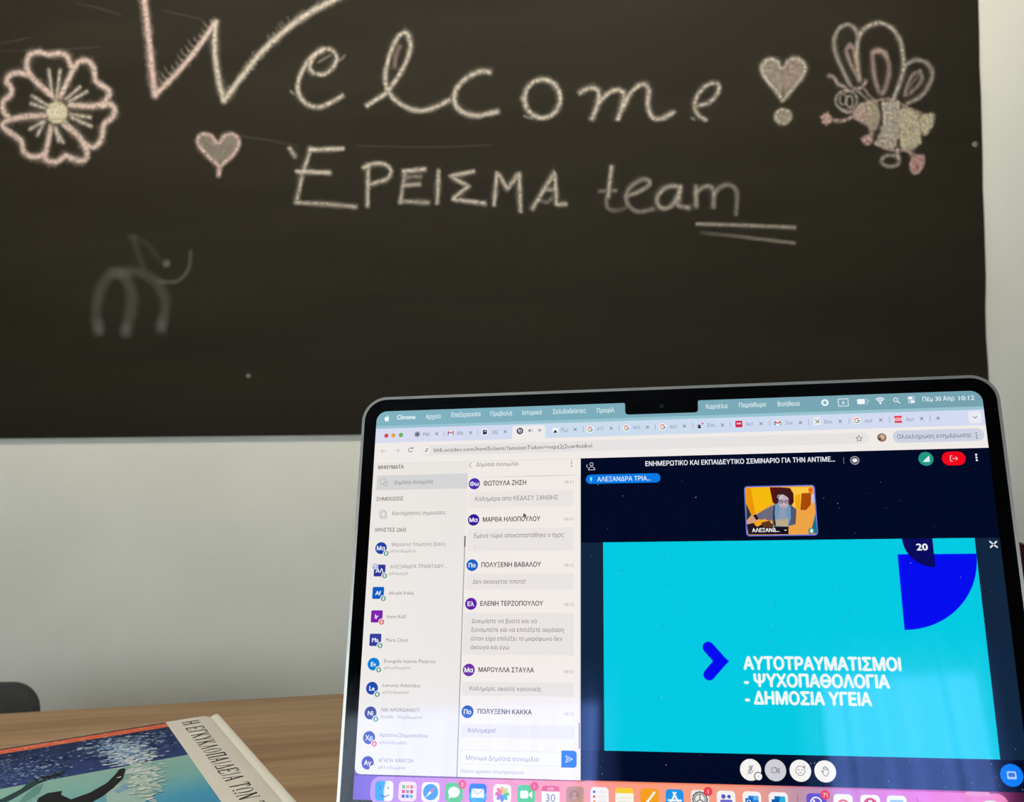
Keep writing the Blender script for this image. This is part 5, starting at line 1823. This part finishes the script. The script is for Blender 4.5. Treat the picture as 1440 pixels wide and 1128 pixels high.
def trash(g, u, v, s):
    g.disc((u + s * .5, v + s * .36), s * .46, (226, 218, 206), ZB0 + 5, s * .26)
    r = random.Random(4)
    for _ in range(14):
        x, y = u + s * r.uniform(.18, .8), v + s * r.uniform(.2, .48)
        g.poly([(x, y), (x + s * .09, y - s * .04), (x + s * .06, y + s * .06)], r.choice([(90, 84, 70), (246, 240, 230), (140, 150, 110), (60, 60, 56)]), ZB0 + 6)
    g.poly([(u + s * .1, v + s * .42), (u + s * .9, v + s * .42), (u + s * .8, v + s), (u + s * .2, v + s)], (232, 226, 226), ZB0 + 5)


W_ = (246, 242, 244)
for args in ((528, 553.5, W_, finder), (561, 586, (244, 222, 236), launchpad), (593.3, 618.5, W_, safari), (626.3, 651, (92, 200, 92), bubble, '2'), (659.8, 684.5, (32, 116, 216), mail), (693.8, 719, W_, photos),
             (727.5, 752.5, (84, 200, 96), facetime, '1'), (761.7, 787, W_, calendar), (796.5, 821.5, (190, 134, 56), contacts), (830.5, 856, W_, reminders), (865.3, 891, (248, 246, 232), notes), (900.5, 926.5, (246, 160, 32), pages),
             (935.9, 961.5, (32, 150, 232), store), (971.5, 997, (232, 230, 228), settings, '1'), (1008, 1034, W_, teams), (1044.3, 1070.3, W_, outlook), (1081, 1108, W_, outlook2),
             (1134, 1162, (104, 84, 206), viber, '71'), (1172, 1199, W_, dome((232, 90, 66))), (1210, 1237.5, W_, opera_like), (1247, 1275, (238, 240, 248), preview), (1379, 1407, None, trash)):
    icon(*args)

# --- dust on the glass
f = Flat()
rnd = random.Random(11)
for _ in range(70):
    u, v_ = rnd.uniform(UC + 2, W_MM - 3), rnd.uniform(40, 181)
    f.disc((u, v_), rnd.uniform(.10, .24), (96, 116, 150), ZB0 + 14, n=8)
for _ in range(14):
    u, v_ = rnd.uniform(190, W_MM - 3), rnd.uniform(165, 181)
    f.disc((u, v_), rnd.uniform(.14, .26), (150, 176, 220), ZB0 + 14, n=8)
dust = f.build('dust_specks', mat('pale_dust', (170, 176, 186), .9), disp)
dust['kind'] = 'stuff'

# --- notch with the camera
f = Flat()
n0, n1 = 131.4, 167.9
npt = [(n0 - 1.2, -.4), (n1 + 1.2, -.4), (n1 + 1.2, 0), (n1 + .5, .1), (n1 + .1, .5), (n1, 1.1), (n1, 4.7), (n1 - .25, 5.6), (n1 - .8, 6.15), (n1 - 1.7, 6.35), (n0 + 1.7, 6.35), (n0 + .8, 6.15), (n0 + .25, 5.6), (n0, 4.7), (n0, 1.1), (n0 - .1, .5), (n0 - .5, .1), (n0 - 1.2, 0)]
f.poly(npt, (0, 0, 0), ZB0 + 8)
notch = f.build('camera_notch', M_BEZEL, bezel)
f = Flat()
f.disc((149.8, 2.4), 1.1, (0, 0, 0), ZB0 + 9)
f.build('camera_lens', mat('camera_glass', (26, 28, 34), .15), bezel)

# --- the base with keyboard (below the picture's lower edge)
bm = bmesh.new()
prism(bm, rr(-.1592, -.226, .1592, -.004, .012, 8), .0015, .0125, .0016, 3)
base = bm_obj('base', bm, M_ALU, laptop, True)
bm = bmesh.new()
box(bm, (-.141, -.126, .0125), (.141, -.018, .0127))
kw = bm_obj('key_well', bm, M_KEYS, base)
bm = bmesh.new()
for r in range(6):
    nk = 14 if r < 5 else 8
    x = -.139
    ws = [.278 / 14] * 14 if r < 5 else [.0199, .0199, .0199, .0245, .1043, .0245, .0199, .0451]
    for wk in ws:
        y1 = -.0195 - r * .0178
        box(bm, (x + .0009, y1 - .0162, .0127), (x + wk - .0009, y1, .0137))
        x += wk
bm_obj('keyboard', bm, M_KEYS, base)
bm = bmesh.new()
prism(bm, rr(-.064, -.221, .064, -.134, .004), .0125, .0127)
bm_obj('trackpad', bm, mat('trackpad_glass', (150, 148, 144), .25, .6), base)
for sx in (-1, 1):
    for y in (-.205, -.03):
        bm = bmesh.new()
        prism(bm, [(sx * .135 + .009 * math.cos(t), y + .009 * math.sin(t)) for t in [i * math.pi / 10 for i in range(20)]], 0, .0016)
        bm_obj('rubber_foot', bm, M_RUBBER, base)
bm = bmesh.new()
tube(bm, [(-.12, 0, .0078), (.12, 0, .0078)], .0042, 14)
bm_obj('hinge', bm, M_KEYS, laptop, True)
